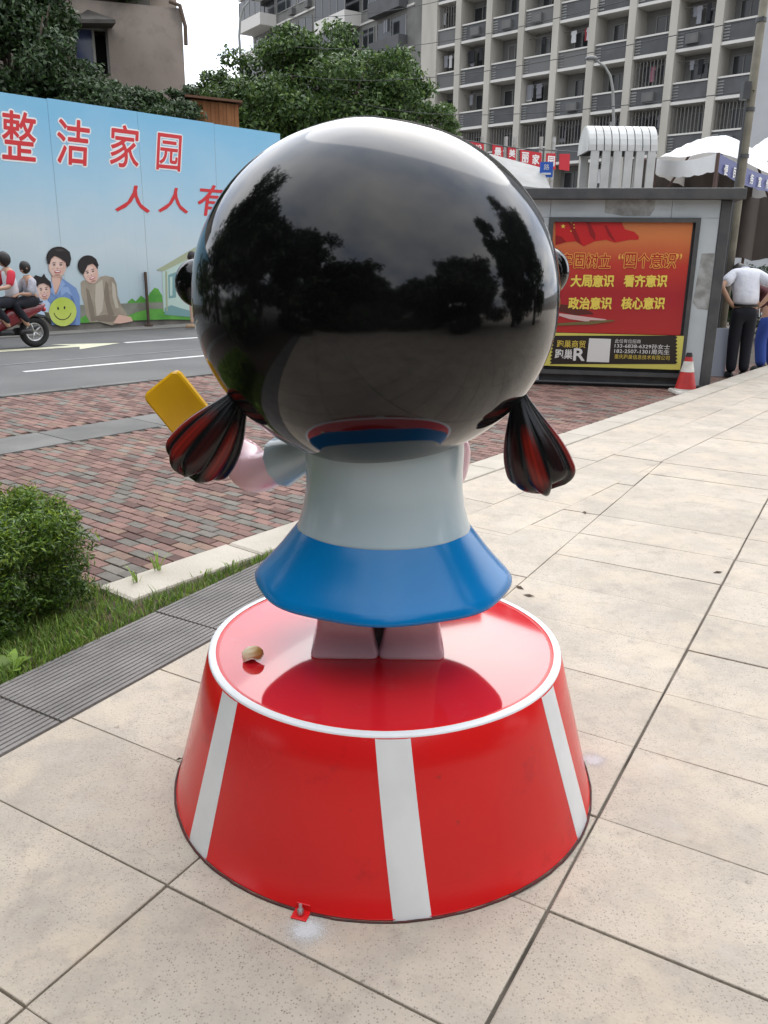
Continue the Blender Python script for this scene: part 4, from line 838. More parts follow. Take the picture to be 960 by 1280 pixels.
for fl in range(-3, 4):
    zf = zp - .55 + fl * 3.0
    if zf < 2: continue
    MB(M_slab).wbox(BP, 0, sL, zf - .1, zf + .05, 0, .12).build('floor_slab', bb_)
    for i, (a, b_, o) in enumerate(bays):
        if o > .6:
            q = MB(M_slab if i != 0 else M_para); q.wbox(BP, a + .05, b_ - .05, zf - .12, zf, .0, o); q.wbox(BP, a + .05, b_ - .05, zf, zf + .95, o - .12, o); q.wbox(BP, a + .05, a + .17, zf, zf + .95, 0, o - .12); q.wbox(BP, b_ - .17, b_ - .05, zf, zf + .95, 0, o - .12); q.build('balcony', bb_)
            if rb.random() < .6:
                c = rb.uniform(a + .6, b_ - .6)
                for e in range(3): MB(CLO[rb.choice([0, 2, 5])]).wpoly(BP, [(c + e * .3, zf + 2.4), (c + e * .3, zf + 1.5), (c + .24 + e * .3, zf + 1.5), (c + .24 + e * .3, zf + 2.4)], o - .4, .04).build('garment', bb_)
            gl = MB(M_frm)
            for e in range(5): t_ = a + .1 + (b_ - a - .2) * e / 4; gl.wbox(BP, t_ - .04, t_ + .04, zf + .95, zf + 2.75, o - .12, o - .05)
            if rb.random() < .7: gl.build('glazing_bars', bb_); MB(M_pane).wbox(BP, a + .15, b_ - .15, zf + .97, zf + 2.7, o - .1, o - .08).build('balcony_glass', bb_)
        w0, w1 = a + .2, b_ - .2
        f_ = MB(M_frm)
        for e in ((w0, w0 + .08, zf + .9, zf + 2.5), (w1 - .08, w1, zf + .9, zf + 2.5), ((w0 + w1) / 2 - .04, (w0 + w1) / 2 + .04, zf + .9, zf + 2.5), (w0 + .08, (w0 + w1) / 2 - .04, zf + .9, zf + .98), ((w0 + w1) / 2 + .04, w1 - .08, zf + .9, zf + .98)): f_.wbox(BP, *e, 0, .07)
        wn = sub(f_.build('window', bb_), bb_); MB(M_pane).wbox(BP, w0 + .04, w1 - .04, zf + .94, zf + 2.48, .0, .03).build('pane', wn)
        if o < .6 and rb.random() < .5: MB(M_paral).wbox(BP, a + .3, a + 1.0, zf + .15, zf + .7, 0, .45).build('air_conditioner', bb_)
# ------------------------------------------------------------------ advertising kiosk
kl, kr = gz(690, 481, ZB), gz(860, 487, ZB)
KP = Plane(kr, math.degrees(math.atan2(kr.x - kl.x, kr.y - kl.y)))
kx0 = KP.hit(640, 232)[0]; kx1 = KP.hit(917, 244)[0]; KZ = KP.hit(915, 250)[1]; KDEP = 1.9
ko = thing('advertising_kiosk', 'pale steel street kiosk with a large red poster in its dark frame', 'kiosk', KP.at((kx0 + kx1) / 2, ZB))
M_kw = mat('kiosk_white_panel', (0.50, 0.54, 0.56), (0.43, 0.47, 0.49), rough=0.45, scale=2, detail=6); M_kd = mat('kiosk_dark_frame', (0.055, 0.058, 0.062), (0.08, 0.08, 0.08), rough=0.5, scale=5)
M_worn_k = mat('worn_grey_patch', (0.22, 0.22, 0.21), (0.40, 0.41, 0.41), rough=0.8, scale=9, detail=9)
fx0 = KP.hit(687, 271)[0]; fx1 = KP.hit(875.5, 277.5)[0]; fz1 = KP.hit(780, 272)[1]; fz0 = KP.hit(760, 469)[1]
base_z = KP.hit(760, 480)[1]
MB(M_kd).wbox(KP, kx0 + .05, kx1 - .05, base_z - .05, KZ - .02, -KDEP, -.05).build('cabin', ko)
MB(M_kd).wbox(KP, kx0, kx1 + .02, ZB + .06, base_z, -KDEP, .03).build('plinth', ko, bevel=.008)
for q in (.15, .5, .85):
    c = kx0 + (kx1 - kx0) * q; MB(M_kd).wbox(KP, c - .06, c + .06, ZB - .03, ZB + .07, -.5, -.2).build('foot', ko)
for a, b_ in ((kx0, kx0 + .12), (kx1 - .13, kx1)): MB(M_kd).wbox(KP, a, b_, base_z, KZ, -.14, .02).build('corner_post', ko, bevel=.012)
MB(M_kd).wbox(KP, kx0 - .12, kx1 + .12, KZ, KZ + .13, -KDEP - .1, .14).build('roof', ko, bevel=.01)
wl, wr = kx0 + .12, kx1 - .13
sx_ = KP.hit(840, 260)[0]; sl_ = KP.hit(689, 250)[0]
for a, b_ in ((wl, sl_), (sl_, sx_), (sx_, wr)): MB(M_kw).wbox(KP, a + .002, b_ - .002, fz1, KZ, -.05, .0).build('panel', ko, bevel=.003)
for a, b_ in ((wl, fx0), (fx1, wr)): MB(M_kw).wbox(KP, a + .002, b_ - .002, base_z + .01, fz1 - .003, -.05, .0).build('panel', ko, bevel=.003)
for x0 in (700, 718, 826, 845):   # louvred vents pressed in the head panels
    v = MB(M_kw); a = KP.hit(x0, 252)[0]
    for q in range(6): zt = KP.hit(x0, 247 + q * 3.0)[1]; v.wbox(KP, a, a + .13, zt - .010, zt, .0, .008)
    v.build('vent_slots', ko)
def kpoly(m, pts, off, name, par): return MB(m).wpoly(KP, pxpoly(KP, pts), off, .002).build(name, par)
pp = sub(kpoly(M_worn_k, [(757, 243), (775, 241), (800, 244), (820, 246), (818, 262), (812, 270), (780, 270), (756, 266)], .001, 'worn_patch', ko), ko)
kpoly(M_worn_k, [(877, 317), (903, 316), (897, 375), (890, 388), (872, 386), (866, 378), (872, 345)], .001, 'worn_patch', ko)
# poster
fr = MB(M_kd); fw = .055
for e in ((fx0, fx1, fz1 - fw, fz1), (fx0, fx1, fz0, fz0 + fw), (fx0, fx0 + fw, fz0 + fw, fz1 - fw), (fx1 - fw, fx1, fz0 + fw, fz1 - fw)): fr.wbox(KP, *e, -.04, .035)
fr = sub(fr.build('poster_frame', ko), ko)
pz0 = KP.hit(760, 417)[1]; pz1 = fz1 - fw; pa, pb = fx0 + fw, fx1 - fw - .03
M_post = printmat('poster_red', [(0.0, (0.42, 0.02, 0.02)), (0.35, (0.36, 0.012, 0.02)), (0.62, (0.50, 0.035, 0.02)), (0.85, (0.60, 0.18, 0.05)), (1.0, (0.52, 0.16, 0.05))], 'z', pz0, pz1, .3)
po = sub(MB(M_post).wbox(KP, pa, pb, pz0, pz1, -.03, -.004).build('poster', ko), ko)
PFL = flat('poster_flag', (0.52, 0.012, 0.014)); PFD = flat('poster_flag_fold', (0.27, 0.006, 0.008)); PYL = flat('poster_yellow', (0.80, 0.62, 0.10)); POR = flat('poster_orange', (0.80, 0.42, 0.08)); PRD = flat('poster_letter_red', (0.42, 0.01, 0.012)); PDK = flat('poster_dark', (0.10, 0.02, 0.015)); PPK = flat('poster_pale', (0.62, 0.42, 0.40)); PGR = flat('poster_olive', (0.16, 0.13, 0.05))
zp5 = lambda L_: [(690 + x / 5.05, 270 + y / 5.05) for x, y in L_]
fl = MB(PFL); fl.wpoly(KP, pxpoly(KP, zp5([(22, 30), (440, 42), (462, 85), (520, 100), (550, 130), (545, 150), (490, 150), (400, 168), (340, 150), (270, 160), (200, 192), (150, 160), (90, 165), (22, 185)])), -.002, .002)
fl.use(PFD)
for pts in ([(100, 40), (130, 40), (180, 160), (190, 180), (150, 158)], [(215, 42), (240, 42), (275, 120), (270, 155), (240, 120)], [(330, 60), (345, 60), (395, 150), (400, 165), (360, 130)], [(22, 120), (60, 130), (90, 163), (22, 180)]): fl.wpoly(KP, pxpoly(KP, zp5(pts)), .0005, .002)
fl.use(PYL)
for cx, cy, r in ((70, 65, 16), (122, 40, 6), (138, 55, 6), (140, 75, 6), (120, 95, 6)): fl.wpoly(KP, pxpoly(KP, zp5([(cx + (r if k % 2 == 0 else r * .42) * math.sin(k * math.pi / 5), cy - (r if k % 2 == 0 else r * .42) * math.cos(k * math.pi / 5)) for k in range(10)])), .003, .002)
fl.build('printed_flag', po)
b5 = MB(PDK); b5.wpoly(KP, pxpoly(KP, zp5([(40, 555), (130, 565), (240, 600), (265, 620), (150, 625), (30, 600)])), -.002, .002); b5.use(PPK).wpoly(KP, pxpoly(KP, zp5([(30, 612), (340, 652), (345, 660), (240, 658), (230, 668), (110, 650), (30, 625)])), .0005, .002); b5.use(PGR).wpoly(KP, pxpoly(KP, zp5([(20, 678), (380, 655), (400, 662), (250, 684), (20, 692)])), .003, .002); b5.build('printed_gate_tower', po)
def ptxt(body, x0, y0, x1, y1, m, bold, off=.004, outline=None, name='character', par=None, scale=None):
    f_ = scale or zp5; (ax, ay), (bx, by) = f_([(x0, y0), (x1, y1)]); mb = MB(outline or m)
    if outline: pxtext(mb, KP, body, ax, ay, bx, by, off - .0015, bold=bold + .045)
    mb.use(m); pxtext(mb, KP, body, ax, ay, bx, by, off, bold=bold); return mb.build(name, par or po, recalc=False)
for ch, x0, x1 in (('牢', 62, 125), ('固', 142, 205), ('树', 218, 288), ('立', 300, 368), ('四', 460, 530), ('个', 545, 612), ('意', 622, 700), ('识', 706, 782)): ptxt(ch, x0, 236, x1, 328, PRD, 0.012, .006, POR)
ptxt('“', 420, 238, 452, 272, POR, .02); ptxt('”', 786, 238, 820, 274, POR, .02)
for row, y0, y1, xs in (('大局意识', 374, 446, 120), ('看齐意识', 374, 446, 455), ('政治意识', 515, 587, 105), ('核心意识', 515, 587, 440)):
    for i, ch in enumerate(row): ptxt(ch, xs + i * 69, y0, xs + i * 69 + 63, y1, PYL, 0.04)
# strip advertisement under the poster
zq = lambda L_: [(670 + x / 4.8, 400 + y / 4.8) for x, y in L_]
ad = sub(MB(flat('strip_yellow', (0.62, 0.56, 0.12))).wbox(KP, fx0 + .01, fx1 - fw + .01, KP.hit(760, 459)[1], pz0 - .004, .02, .04).build('strip_advert', ko), ko)
sq = [(100, 95)] + [(105 + (840 - 105) * k / 1, 92) for k in (0, 1)] + [(838 + (8 if i % 2 else -4), 92 + 170 * i / 16) for i in range(17)] + [(80, 262)] + [(84 + (8 if i % 2 else -4) + 18 * i / 16, 262 - 165 * i / 16) for i in range(1, 16)]
kpoly(flat('strip_black', (0.022, 0.016, 0.014)), zq(sq), .041, 'black_field', ad)
PLW = flat('strip_white', (0.70, 0.69, 0.66)); PLY = flat('strip_gold', (0.66, 0.50, 0.08)); PLG = flat('strip_grey', (0.22, 0.21, 0.20))
kpoly(PLW, zq([(318, 108), (448, 112), (436, 252), (302, 248)]), .044, 'blank_square', ad)
ptxt('跑巢商贸', 125, 120, 296, 164, PLY, .01, .047, None, 'lettering', ad, zq); ptxt('跑巢', 114, 174, 218, 230, PLW, .02, .047, None, 'lettering', ad, zq); ptxt('R', 226, 170, 290, 240, PLW, .04, .047, None, 'lettering', ad, zq)
ptxt('此位有位招商', 472, 113, 626, 137, PLW, .0, .047, None, 'lettering', ad, zq); ptxt('133-6838-6329孙女士', 470, 142, 800, 169, PLW, .01, .047, None, 'lettering', ad, zq); ptxt('182-2507-1301周先生', 468, 173, 798, 201, PLW, .01, .047, None, 'lettering', ad, zq); ptxt('重庆跑巢信息技术有限公司', 468, 207, 798, 234, PLY, .0, .047, None, 'lettering', ad, zq)
# ------------------------------------------------------------------ white ribbed vent hood behind the kiosk
VY = 14.6; c0, c1 = aty(735, 200, VY), aty(821, 203, VY); vx0, vx1 = c0.x, c1.x; vzt = aty(778, 153, VY).z; vr = .42; vcy = VY + vr; zl = vzt - vr * 1.0
vh = thing('vent_hood', 'white ribbed barrel-topped ventilation hood on slatted legs, rising behind the kiosk', 'vent hood', ((vx0 + vx1) / 2, vcy, -.15))
M_vw = mat('vent_white', (0.58, 0.58, 0.56), (0.47, 0.47, 0.45), rough=0.5, scale=3, detail=6); nr_ = 9
for k in range(nr_):
    a = vx0 + (vx1 - vx0) * k / nr_ + .008; b_ = vx0 + (vx1 - vx0) * (k + 1) / nr_ - .008; p = MB(M_vw); vs = []; n = 14
    for q in range(n + 1):
        t = math.pi * q / n
        for x, rr__ in ((a, vr), (b_, vr), (b_, vr - .05), (a, vr - .05)): vs.append((x, vcy - rr__ * math.cos(t), zl + rr__ * math.sin(t)))
    p.add(vs, [(q * 4 + i, q * 4 + (i + 1) % 4, (q + 1) * 4 + (i + 1) % 4, (q + 1) * 4 + i) for q in range(n) for i in range(4)] + [(3, 2, 1, 0), (n * 4, n * 4 + 1, n * 4 + 2, n * 4 + 3)]); p.build('hood_rib', vh)
    MB(mat('seam_grey', (.2, .2, .2), rough=.7)).lathe([(vr - .03, 0), (vr - .03, .03)], 24, (0, 0, 0)) if False else None
sl = MB(M_kd); n = 16; vs = []
for x in (vx0 + .02, vx1 - .02):
    for q in range(n + 1): t = math.pi * q / n; vs.append((x, vcy - (vr - .06) * math.cos(t), zl + (vr - .06) * math.sin(t)))
sl.add(vs, [(q, q + 1, n + 2 + q, n + 1 + q) for q in range(n)]); sl.build('hood_lining', vh)
ep = MB(M_vw); vs = [(vx0 - .005, vcy - (vr - .02) * math.cos(math.pi * q / n), zl + (vr - .02) * math.sin(math.pi * q / n)) for q in range(n + 1)]; ep.add(vs + [(x + .04, y, z) for x, y, z in vs], [tuple(range(n + 1)), tuple(range(2 * n + 1, n, -1))] + [(i, i + 1, n + 2 + i, n + 1 + i) for i in range(n)]); ep.build('end_plate', vh)
for k in range(6):
    a = vx0 + .05 + (vx1 - vx0 - .2) * k / 5
    for yy in (VY + .03, VY + 2 * vr - .05): MB(M_vw).box((a + .06, yy, (zl - .15) / 2), (.13, .05, zl + .15)).build('slat_leg', vh)
MB(M_kd).box(((vx0 + vx1) / 2, vcy, 1.1), ((vx1 - vx0) * .9, vr * 1.1, 2.5)).build('core_box', vh)
# ------------------------------------------------------------------ white market tents
M_canv = mat('white_canvas', (0.80, 0.80, 0.79), (0.70, 0.70, 0.69), rough=0.8, scale=1.5, trans=0.15); M_vblue = flat('valance_blue', (0.02, 0.028, 0.17)); M_pole = mat('tent_pole', (0.10, 0.06, 0.05), rough=0.6)
M_brown = mat('brown_tarpaulin', (0.075, 0.06, 0.052), (0.055, 0.045, 0.04), rough=0.8, scale=1.2, detail=6, bump=.5, bscale=3)
def tent(A, B, Cc, rise, label, text):
    A, B, Cc = Vector(A), Vector(B), Vector(Cc); D_ = B + Cc - A; ctr = (A + B + Cc + D_) / 4; t = thing('market_tent', label, 'tent', (ctr.x, ctr.y, -.15)); n = 14; vs = []
    for i in range(n + 1):
        for j in range(n + 1):
            u, v = i / n, j / n; q = A.lerp(B, u).lerp(Cc.lerp(D_, u), v); e = min(u, 1 - u, v, 1 - v) * 2
            q.z = q.z + rise * math.sin(math.pi / 2 * e) ** 1.1 - -.0 * math.sin(math.pi * (v if min(u, 1 - u) < min(v, 1 - v) else u)) * (1 - e) + .02 * math.sin(9 * u + 7 * v); vs.append(q)
    m = n + 1; MB(M_canv).add(vs, [(i * m + j, (i + 1) * m + j, (i + 1) * m + j + 1, i * m + j + 1) for i in range(n) for j in range(n)]).build('canopy', t, smooth=True)
    for P0, P1, mt in ((A, B, M_canv), (A, Cc, M_vblue), (B, D_, M_canv), (Cc, D_, M_canv)):
        vs = []
        for i in range(17):
            q = P0.lerp(P1, i / 16); sag = .07 * math.sin(math.pi * i / 16); dr_ = .25 + .012 * math.sin(i * 2.2); vs += [q - Vector((0, 0, sag)), q - Vector((0, 0, sag + dr_))]
        MB(mt).add(vs, [(2 * i, 2 * i + 1, 2 * i + 3, 2 * i + 2) for i in range(16)]).build('valance', t, smooth=True)
    if text:
        d = Cc - A; TP = Plane(A, math.degrees(math.atan2(d.x, d.y))); ln = math.hypot(d.x, d.y)
        for i, ch in enumerate(text):
            f_ = .10 + .115 * i; mb = MB(PLW); put_text(mb, TP, ch, ln * f_, A.z + (Cc.z - A.z) * f_ - .20, .15, .15, .02, bold=.02); mb.build('lettering', t, recalc=False)
    for q in (A, B, Cc, D_): MB(M_pole).tube([(q.x, q.y, -.16), q], .03, 8).build('pole', t)
    for q in (A, B, Cc, D_): MB(M_pole).tube([q - Vector((0, 0, .9)), q.lerp(ctr, .55) + Vector((0, 0, rise * .55))], .02, 6).build('strut', t)
    return t
A_ = aty(898, 191, 13.4)
tent(A_, aty(820, 198, 15.6), aty(985, 224, 15.9), .5, 'white market tent with a blue lettered valance, overhanging behind the kiosk', '便民服务宣传')
tent(aty(945, 200, 17.2), aty(925, 196, 20), aty(1060, 215, 19), .7, 'white market tent further back, its roof beyond the utility pole', '')
tp = thing('tarpaulin_screen', 'dark brown tarpaulin hanging as a screen under the white tents', 'tarpaulin', (6.5, 19, -.1)); p = MB(M_brown); vs = []
a0_, a1_ = aty(800, 205, 16.2), aty(1010, 205, 17.6)
for i in range(33):
    q = a0_.lerp(a1_, i / 32); off = .10 * math.sin(i * 1.1) + .05 * math.sin(i * 2.7); vs += [(q.x, q.y + off, 3.25), (q.x, q.y + off * 1.3, 1.55 + .03 * math.sin(i))]
p.add(vs, [(2 * i, 2 * i + 1, 2 * i + 3, 2 * i + 2) for i in range(32)]); p.build('sheet', tp, smooth=True); MB(M_pole).tube([(a0_.x, a0_.y, 3.25), (a1_.x, a1_.y, 3.25)], .03, 8).build('rail', tp)
for q in (a0_, a1_): MB(M_pole).tube([(q.x, q.y, -.16), (q.x, q.y, 3.27)], .03, 8).build('pole', tp)
# ------------------------------------------------------------------ awning, blue sign and banner beyond the head
ay = 15.5; a1_, a2_, a3_, a4_ = aty(612, 192, ay), aty(678, 210, ay), aty(690, 216, ay - 1.0), aty(600, 205, ay - 1.2)
an_ = thing('grey_awning', 'grey sheet awning with a pale top edge beside the black head', 'awning', (a2_.x, ay, -.15))
p = MB(mat('awning_pale', (.30, .30, .29), (.22, .22, .21), rough=.6, scale=2)); q = [a1_, a2_, a3_ - Vector((0, 0, .25)), a4_ - Vector((0, 0, .25))]; p.add(q + [v - Vector((0, 0, .06)) for v in q], [(0, 1, 2, 3), (7, 6, 5, 4), (0, 4, 5, 1), (1, 5, 6, 2), (2, 6, 7, 3), (3, 7, 4, 0)]); p.build('sheet', an_)
for q in (a1_, a2_): MB(M_kd).tube([(q.x, q.y + .05, -.16), (q.x, q.y + .05, q.z - .03)], .03, 8).build('post', an_)
sc_ = aty(683, 212, 15.2); sg = thing('street_sign', 'small blue street sign with white lettering on a post behind the kiosk', 'sign', (sc_.x, sc_.y + .04, -.15)); SGP = Plane((sc_.x, sc_.y), 95)
MB(flat('sign_blue', (.02, .10, .45))).wbox(SGP, -.11, .11, sc_.z - .12, sc_.z + .12, -.02, 0).build('plate', sg)
mb = MB(PLW); put_text(mb, SGP, '路', 0, sc_.z + .04, .09, .09, .004); mb.wbox(SGP, -.08, .08, sc_.z - .08, sc_.z - .05, 0, .004); mb.build('lettering', sg, recalc=False); MB(M_kd).tube([(sc_.x, sc_.y + .05, -.16), (sc_.x, sc_.y + .05, sc_.z + .13)], .02, 8).build('post', sg)
d_ = ray(650, 195); NP = Plane(CAM + d_ * (33 / math.hypot(d_.x, d_.y)), 62)
bn_ = thing('red_banner', 'red banner with white characters strung on posts in front of the apartment block', 'banner', NP.at(0, -.15)); M_ban = flat('banner_red', (.46, .02, .03), rough=.7)
zq5 = lambda L_: [(560 + x / 5.647, 165 + y / 5.647) for x, y in L_]
for pts in ([(60, 55), (250, 85), (250, 150), (60, 120)], [(312, 90), (385, 105), (385, 190), (312, 175)], [(420, 108), (475, 118), (475, 205), (420, 190)], [(508, 125), (658, 148), (655, 250), (508, 225)], [(692, 150), (756, 152), (756, 265), (690, 255)], [(785, 155), (858, 155), (852, 275), (782, 265)]): MB(M_ban).wpoly(NP, pxpoly(NP, zq5(pts)), 0, .03).build('cloth', bn_)
for ch, x0, y0, x1, y1 in (('建', 120, 85, 165, 125), ('设', 190, 92, 235, 135), ('最', 325, 112, 372, 165), ('美', 428, 125, 470, 178), ('丽', 518, 145, 565, 215), ('家', 592, 160, 640, 228), ('园', 702, 172, 748, 240)):
    mb = MB(PLW); (ax, ay_), (bx, by) = zq5([(x0, y0), (x1, y1)]); pxtext(mb, NP, ch, ax, ay_, bx, by, .035, bold=.03); mb.build('character', bn_, recalc=False)
for x in (577, 604, 634, 645, 678, 694): s_, z_ = NP.hit(x, 180); MB(M_steel).wbox(NP, s_ - .05, s_ + .05, -.16, z_ + .25, -.12, -.03).build('post', bn_)
s0_, z0_ = NP.hit(560, 172); s1_, z1_ = NP.hit(725, 190); MB(M_kd).tube([NP.at(s0_, z0_, -.02), NP.at((s0_ + s1_) / 2, (z0_ + z1_) / 2 - .1, -.02), NP.at(s1_, z1_, -.02)], .02, 6).build('cord', bn_)
# ------------------------------------------------------------------ poles, lamps, cables
up_ = aty(924, 240, 12.7); upx, upy = up_.x, 12.7; ut = thing('utility_pole', 'weathered pale utility pole rising behind the kiosk corner', 'pole', (upx, upy, -.15))
MB(mat('pole_concrete', (.27, .255, .20), (.19, .175, .14), rough=.9, scale=5, detail=7)).tube([(upx, upy, -.16), (upx, upy, 4), (upx + .03, upy, 8.5)], [.062, .058, .05], 14).build('shaft', ut, smooth=True)
for z_ in (2.9, 3.5, 4.6, 5.4): MB(M_kd).tube([(upx, upy, z_), (upx, upy, z_ + .05)], .072, 14).build('clamp', ut)
MB(M_kd).box((upx - .11, upy - .05, 3.75), (.1, .12, .22)).build('junction_box', ut); MB(M_kd).tube([(upx - .08, upy - .05, -.1), (upx - .085, upy - .05, 3.6)], .018, 6).build('conduit', ut)
for zz, px_, py_, lab in ((6.1, 520, 22, 'highest overhead cable strung from the utility pole across the apartment block'), (5.3, 520, 58, 'overhead cable second from the top on the utility pole'), (4.65, 505, 92, 'overhead cable third from the top on the utility pole'), (3.75, 560, 118, 'lowest overhead cable, leaving the junction box on the utility pole')):
    e = aty(px_ - 160, py_, 30); a = Vector((upx, upy - .08, zz)); MB(mat('cable_black', (.02, .02, .02), rough=.6)).tube([a.lerp(e, k / 14) - Vector((0, 0, .45 * math.sin(math.pi * k / 14))) for k in range(15)], .007, 5).build('overhead_cable', base=a)
    tag(bpy.data.objects[[o.name for o in bpy.data.objects if o.name.startswith('overhead_cable')][-1]], lab, 'cable')
def lamp(base, pts, label, r, headdir):
    t = thing('street_lamp', label, 'street lamp', base); MB(mat('lamp_pole_grey', (.22, .22, .21), rough=.6)).tube([base] + pts, [r * 1.3] + [r * (1 - .45 * k / len(pts)) for k in range(len(pts))], 10).build('pole', t, smooth=True)
    e = Vector(pts[-1]); h = Vector(headdir); M_ = MB(mat('lamp_head_grey', (.16, .16, .155), rough=.5)); rx = h.length; yaw = math.atan2(h.y, h.x); M_.ell(e + h * .5, (rx * .55, .16, .10), 14, 8, Matrix.Rotation(yaw, 3, 'Z')); M_.build('lamp_head', t, smooth=True)
    MB(mat('lamp_lens', (.5, .5, .48), rough=.3)).ell(e + h * .55 - Vector((0, 0, .06)), (rx * .35, .11, .06), 12, 6, Matrix.Rotation(yaw, 3, 'Z')).build('lens', t, smooth=True); MB(M_steel).box((base[0], base[1], -.08), (.4, .4, .12)).build('base_plate', t)
b0 = aty(767, 150, 36); lamp((b0.x, 36, -.15), [aty(767, 150, 36), aty(766, 112, 36), aty(763, 95, 36), aty(756, 83, 36), aty(746, 76, 36)], 'curved grey street lamp in front of the gridded apartment block', .06, aty(733, 70, 36) - aty(746, 76, 36))
b0 = aty(301, 78, 34); lamp((b0.x, 34, -.15), [aty(301, 78, 34), aty(299, 45, 34), aty(300, 25, 34), aty(304, 10, 34), aty(312, 1, 34)], 'thin curved street lamp against the white sky beside the leafy tree', .05, aty(330, -6, 34) - aty(312, 1, 34))
# ------------------------------------------------------------------ traffic cone
cp = gz(856, 491, ZB); tcn = thing('traffic_cone', 'red traffic cone with white bands standing by the kiosk corner', 'cone', (cp.x, cp.y, ZB)); M_cr = mat('cone_red', (.52, .035, .03), (.42, .03, .03), rough=.5, scale=8); M_cw = mat('cone_white', (.66, .64, .58), (.5, .48, .43), rough=.5, scale=9)
H_ = (aty(868, 441, cp.y).z - ZB); rb_, rtp = .135, .03; rad = lambda t: rb_ + (rtp - rb_) * t
MB(M_cw).box((cp.x, cp.y, ZB + .018), (.34, .34, .036), taper=.94).build('base', tcn, bevel=.008)
MB(M_cr).lathe([(rad(t), .036 + (H_ - .036) * t) for t in (0, .06, .5, .55, .92, .921)] + [(.001, .036 + (H_ - .036) * .921)], 28, (cp.x, cp.y, ZB)).build('cone_body', tcn, smooth=True, sharp=40)
for t0, t1 in ((.50, .78), (.0, .05)): MB(M_cw).lathe([(rad(t) + .003, .036 + (H_ - .036) * t) for t in (t0, t1)], 28, (cp.x, cp.y, ZB)).build('band', tcn, smooth=True)
MB(mat('cone_tip_black', (.02, .02, .02), rough=.6)).lathe([(rad(.9) + .004, .036 + (H_ - .036) * .9), (rad(1) + .003, H_), (.001, H_)], 20, (cp.x, cp.y, ZB)).build('tip', tcn, smooth=True, sharp=40)
# ------------------------------------------------------------------ planting: hedge, grass, weeds
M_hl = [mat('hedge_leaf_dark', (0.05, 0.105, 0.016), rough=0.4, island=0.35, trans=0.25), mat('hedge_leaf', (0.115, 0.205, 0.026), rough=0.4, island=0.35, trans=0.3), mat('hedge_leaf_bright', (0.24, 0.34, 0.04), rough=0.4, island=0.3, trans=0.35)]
hu0, hu1, hv0, hv1, hz = .55, 2.40, -3.62, -2.84, .45
hd_ = thing('clipped_bush', 'dense clipped green bush beside the ribbed drain covers', 'bush', (*uv(1.6, -3.1), -.02)); cl = []; rr = random.Random(8)
n_ = 0
while n_ < 900:
    u, v, z = rr.uniform(hu0, hu1), rr.uniform(hv0, hv1), rr.uniform(.05, hz)
    du = min(1, (hu1 - u) / .22); dv = min(v - hv0, hv1 - v) / .22; q = 0
    if z > hz - .10 + .05 * rr.random() and False: continue
    if (1 - min(1, du)) ** 2 + (1 - min(1, dv)) ** 2 + max(0, (z - .25) / (hz - .25)) ** 4 * .7 > 1.15: continue
    if min(v - hv0, hv1 - v, hu1 - u, hz - z) > .13 and rr.random() < .8: continue
    x, y = uv(u, v); r = rr.uniform(.05, .075); cl.append(((x, y, z), (r, r, r * .9))); n_ += 1
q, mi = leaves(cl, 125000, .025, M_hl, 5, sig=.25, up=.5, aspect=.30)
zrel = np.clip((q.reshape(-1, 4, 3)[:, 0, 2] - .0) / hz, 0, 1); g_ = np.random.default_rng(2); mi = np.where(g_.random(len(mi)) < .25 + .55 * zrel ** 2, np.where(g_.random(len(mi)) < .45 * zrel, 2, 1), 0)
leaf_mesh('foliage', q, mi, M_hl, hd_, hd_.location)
p = MB(M_bark)
for k in range(46):
    u, v = rr.uniform(hu0 + .1, hu1 - .12), rr.uniform(hv0 + .1, hv1 - .08); x, y = uv(u, v); p.tube([(x, y, -.03), (x + rr.uniform(-.03, .03), y + rr.uniform(-.03, .03), .18), (x + rr.uniform(-.07, .07), y + rr.uniform(-.07, .07), .36)], [.007, .005, .002], 5)
p.build('stems', hd_)
M_gr = [mat('grass_blade', (0.20, 0.31, 0.05), rough=0.5, island=0.35, trans=0.3), mat('grass_blade_dark', (0.10, 0.185, 0.03), rough=0.5, island=0.35, trans=0.25), mat('grass_dry', (0.25, 0.22, 0.09), rough=0.7, island=0.25, trans=0.2)]
vs = []; fs = []; ms = []
for k in range(26000):
    u = rr.uniform(.6, 4.1); v = rr.uniform(-3.55 if u > 2.2 else -3.05, V_GRATE0 + .012); x, y = uv(u, v)
    if dot2((x, y), En) < (N_KERB - .002 if dot2((x, y), E1) > 2.06 else -3.6): continue
    h = rr.uniform(.018, .05) * (1.5 if rr.random() < .08 else 1); a = rr.random() * 6.3; lx, ly = math.cos(a), math.sin(a); wd = rr.uniform(.0016, .0032); ln = rr.uniform(.2, .9) * h; b_ = a + 1.57 + rr.uniform(-.8, .8); ox, oy = math.cos(b_) * ln, math.sin(b_) * ln; o = len(vs)
    vs += [(x - lx * wd, y - ly * wd, -.022), (x + lx * wd, y + ly * wd, -.022), (x + ox * .4 + lx * wd * .8, y + oy * .4 + ly * wd * .8, -.02 + h * .6), (x + ox * .4 - lx * wd * .8, y + oy * .4 - ly * wd * .8, -.02 + h * .6), (x + ox, y + oy, -.02 + h)]
    fs += [(o, o + 1, o + 2, o + 3), (o + 3, o + 2, o + 4)]; m_ = 2 if rr.random() < .09 else (1 if rr.random() < .4 else 0); ms += [m_, m_]
gb = MB(M_gr[0]); gb.use(M_gr[1]); gb.use(M_gr[2]); gb.v = vs; gb.f = fs; gb.mi = ms
tag(gb.build('grass', recalc=False), 'short green grass strip between the bush and the ribbed drain covers', 'grass', kind='stuff')
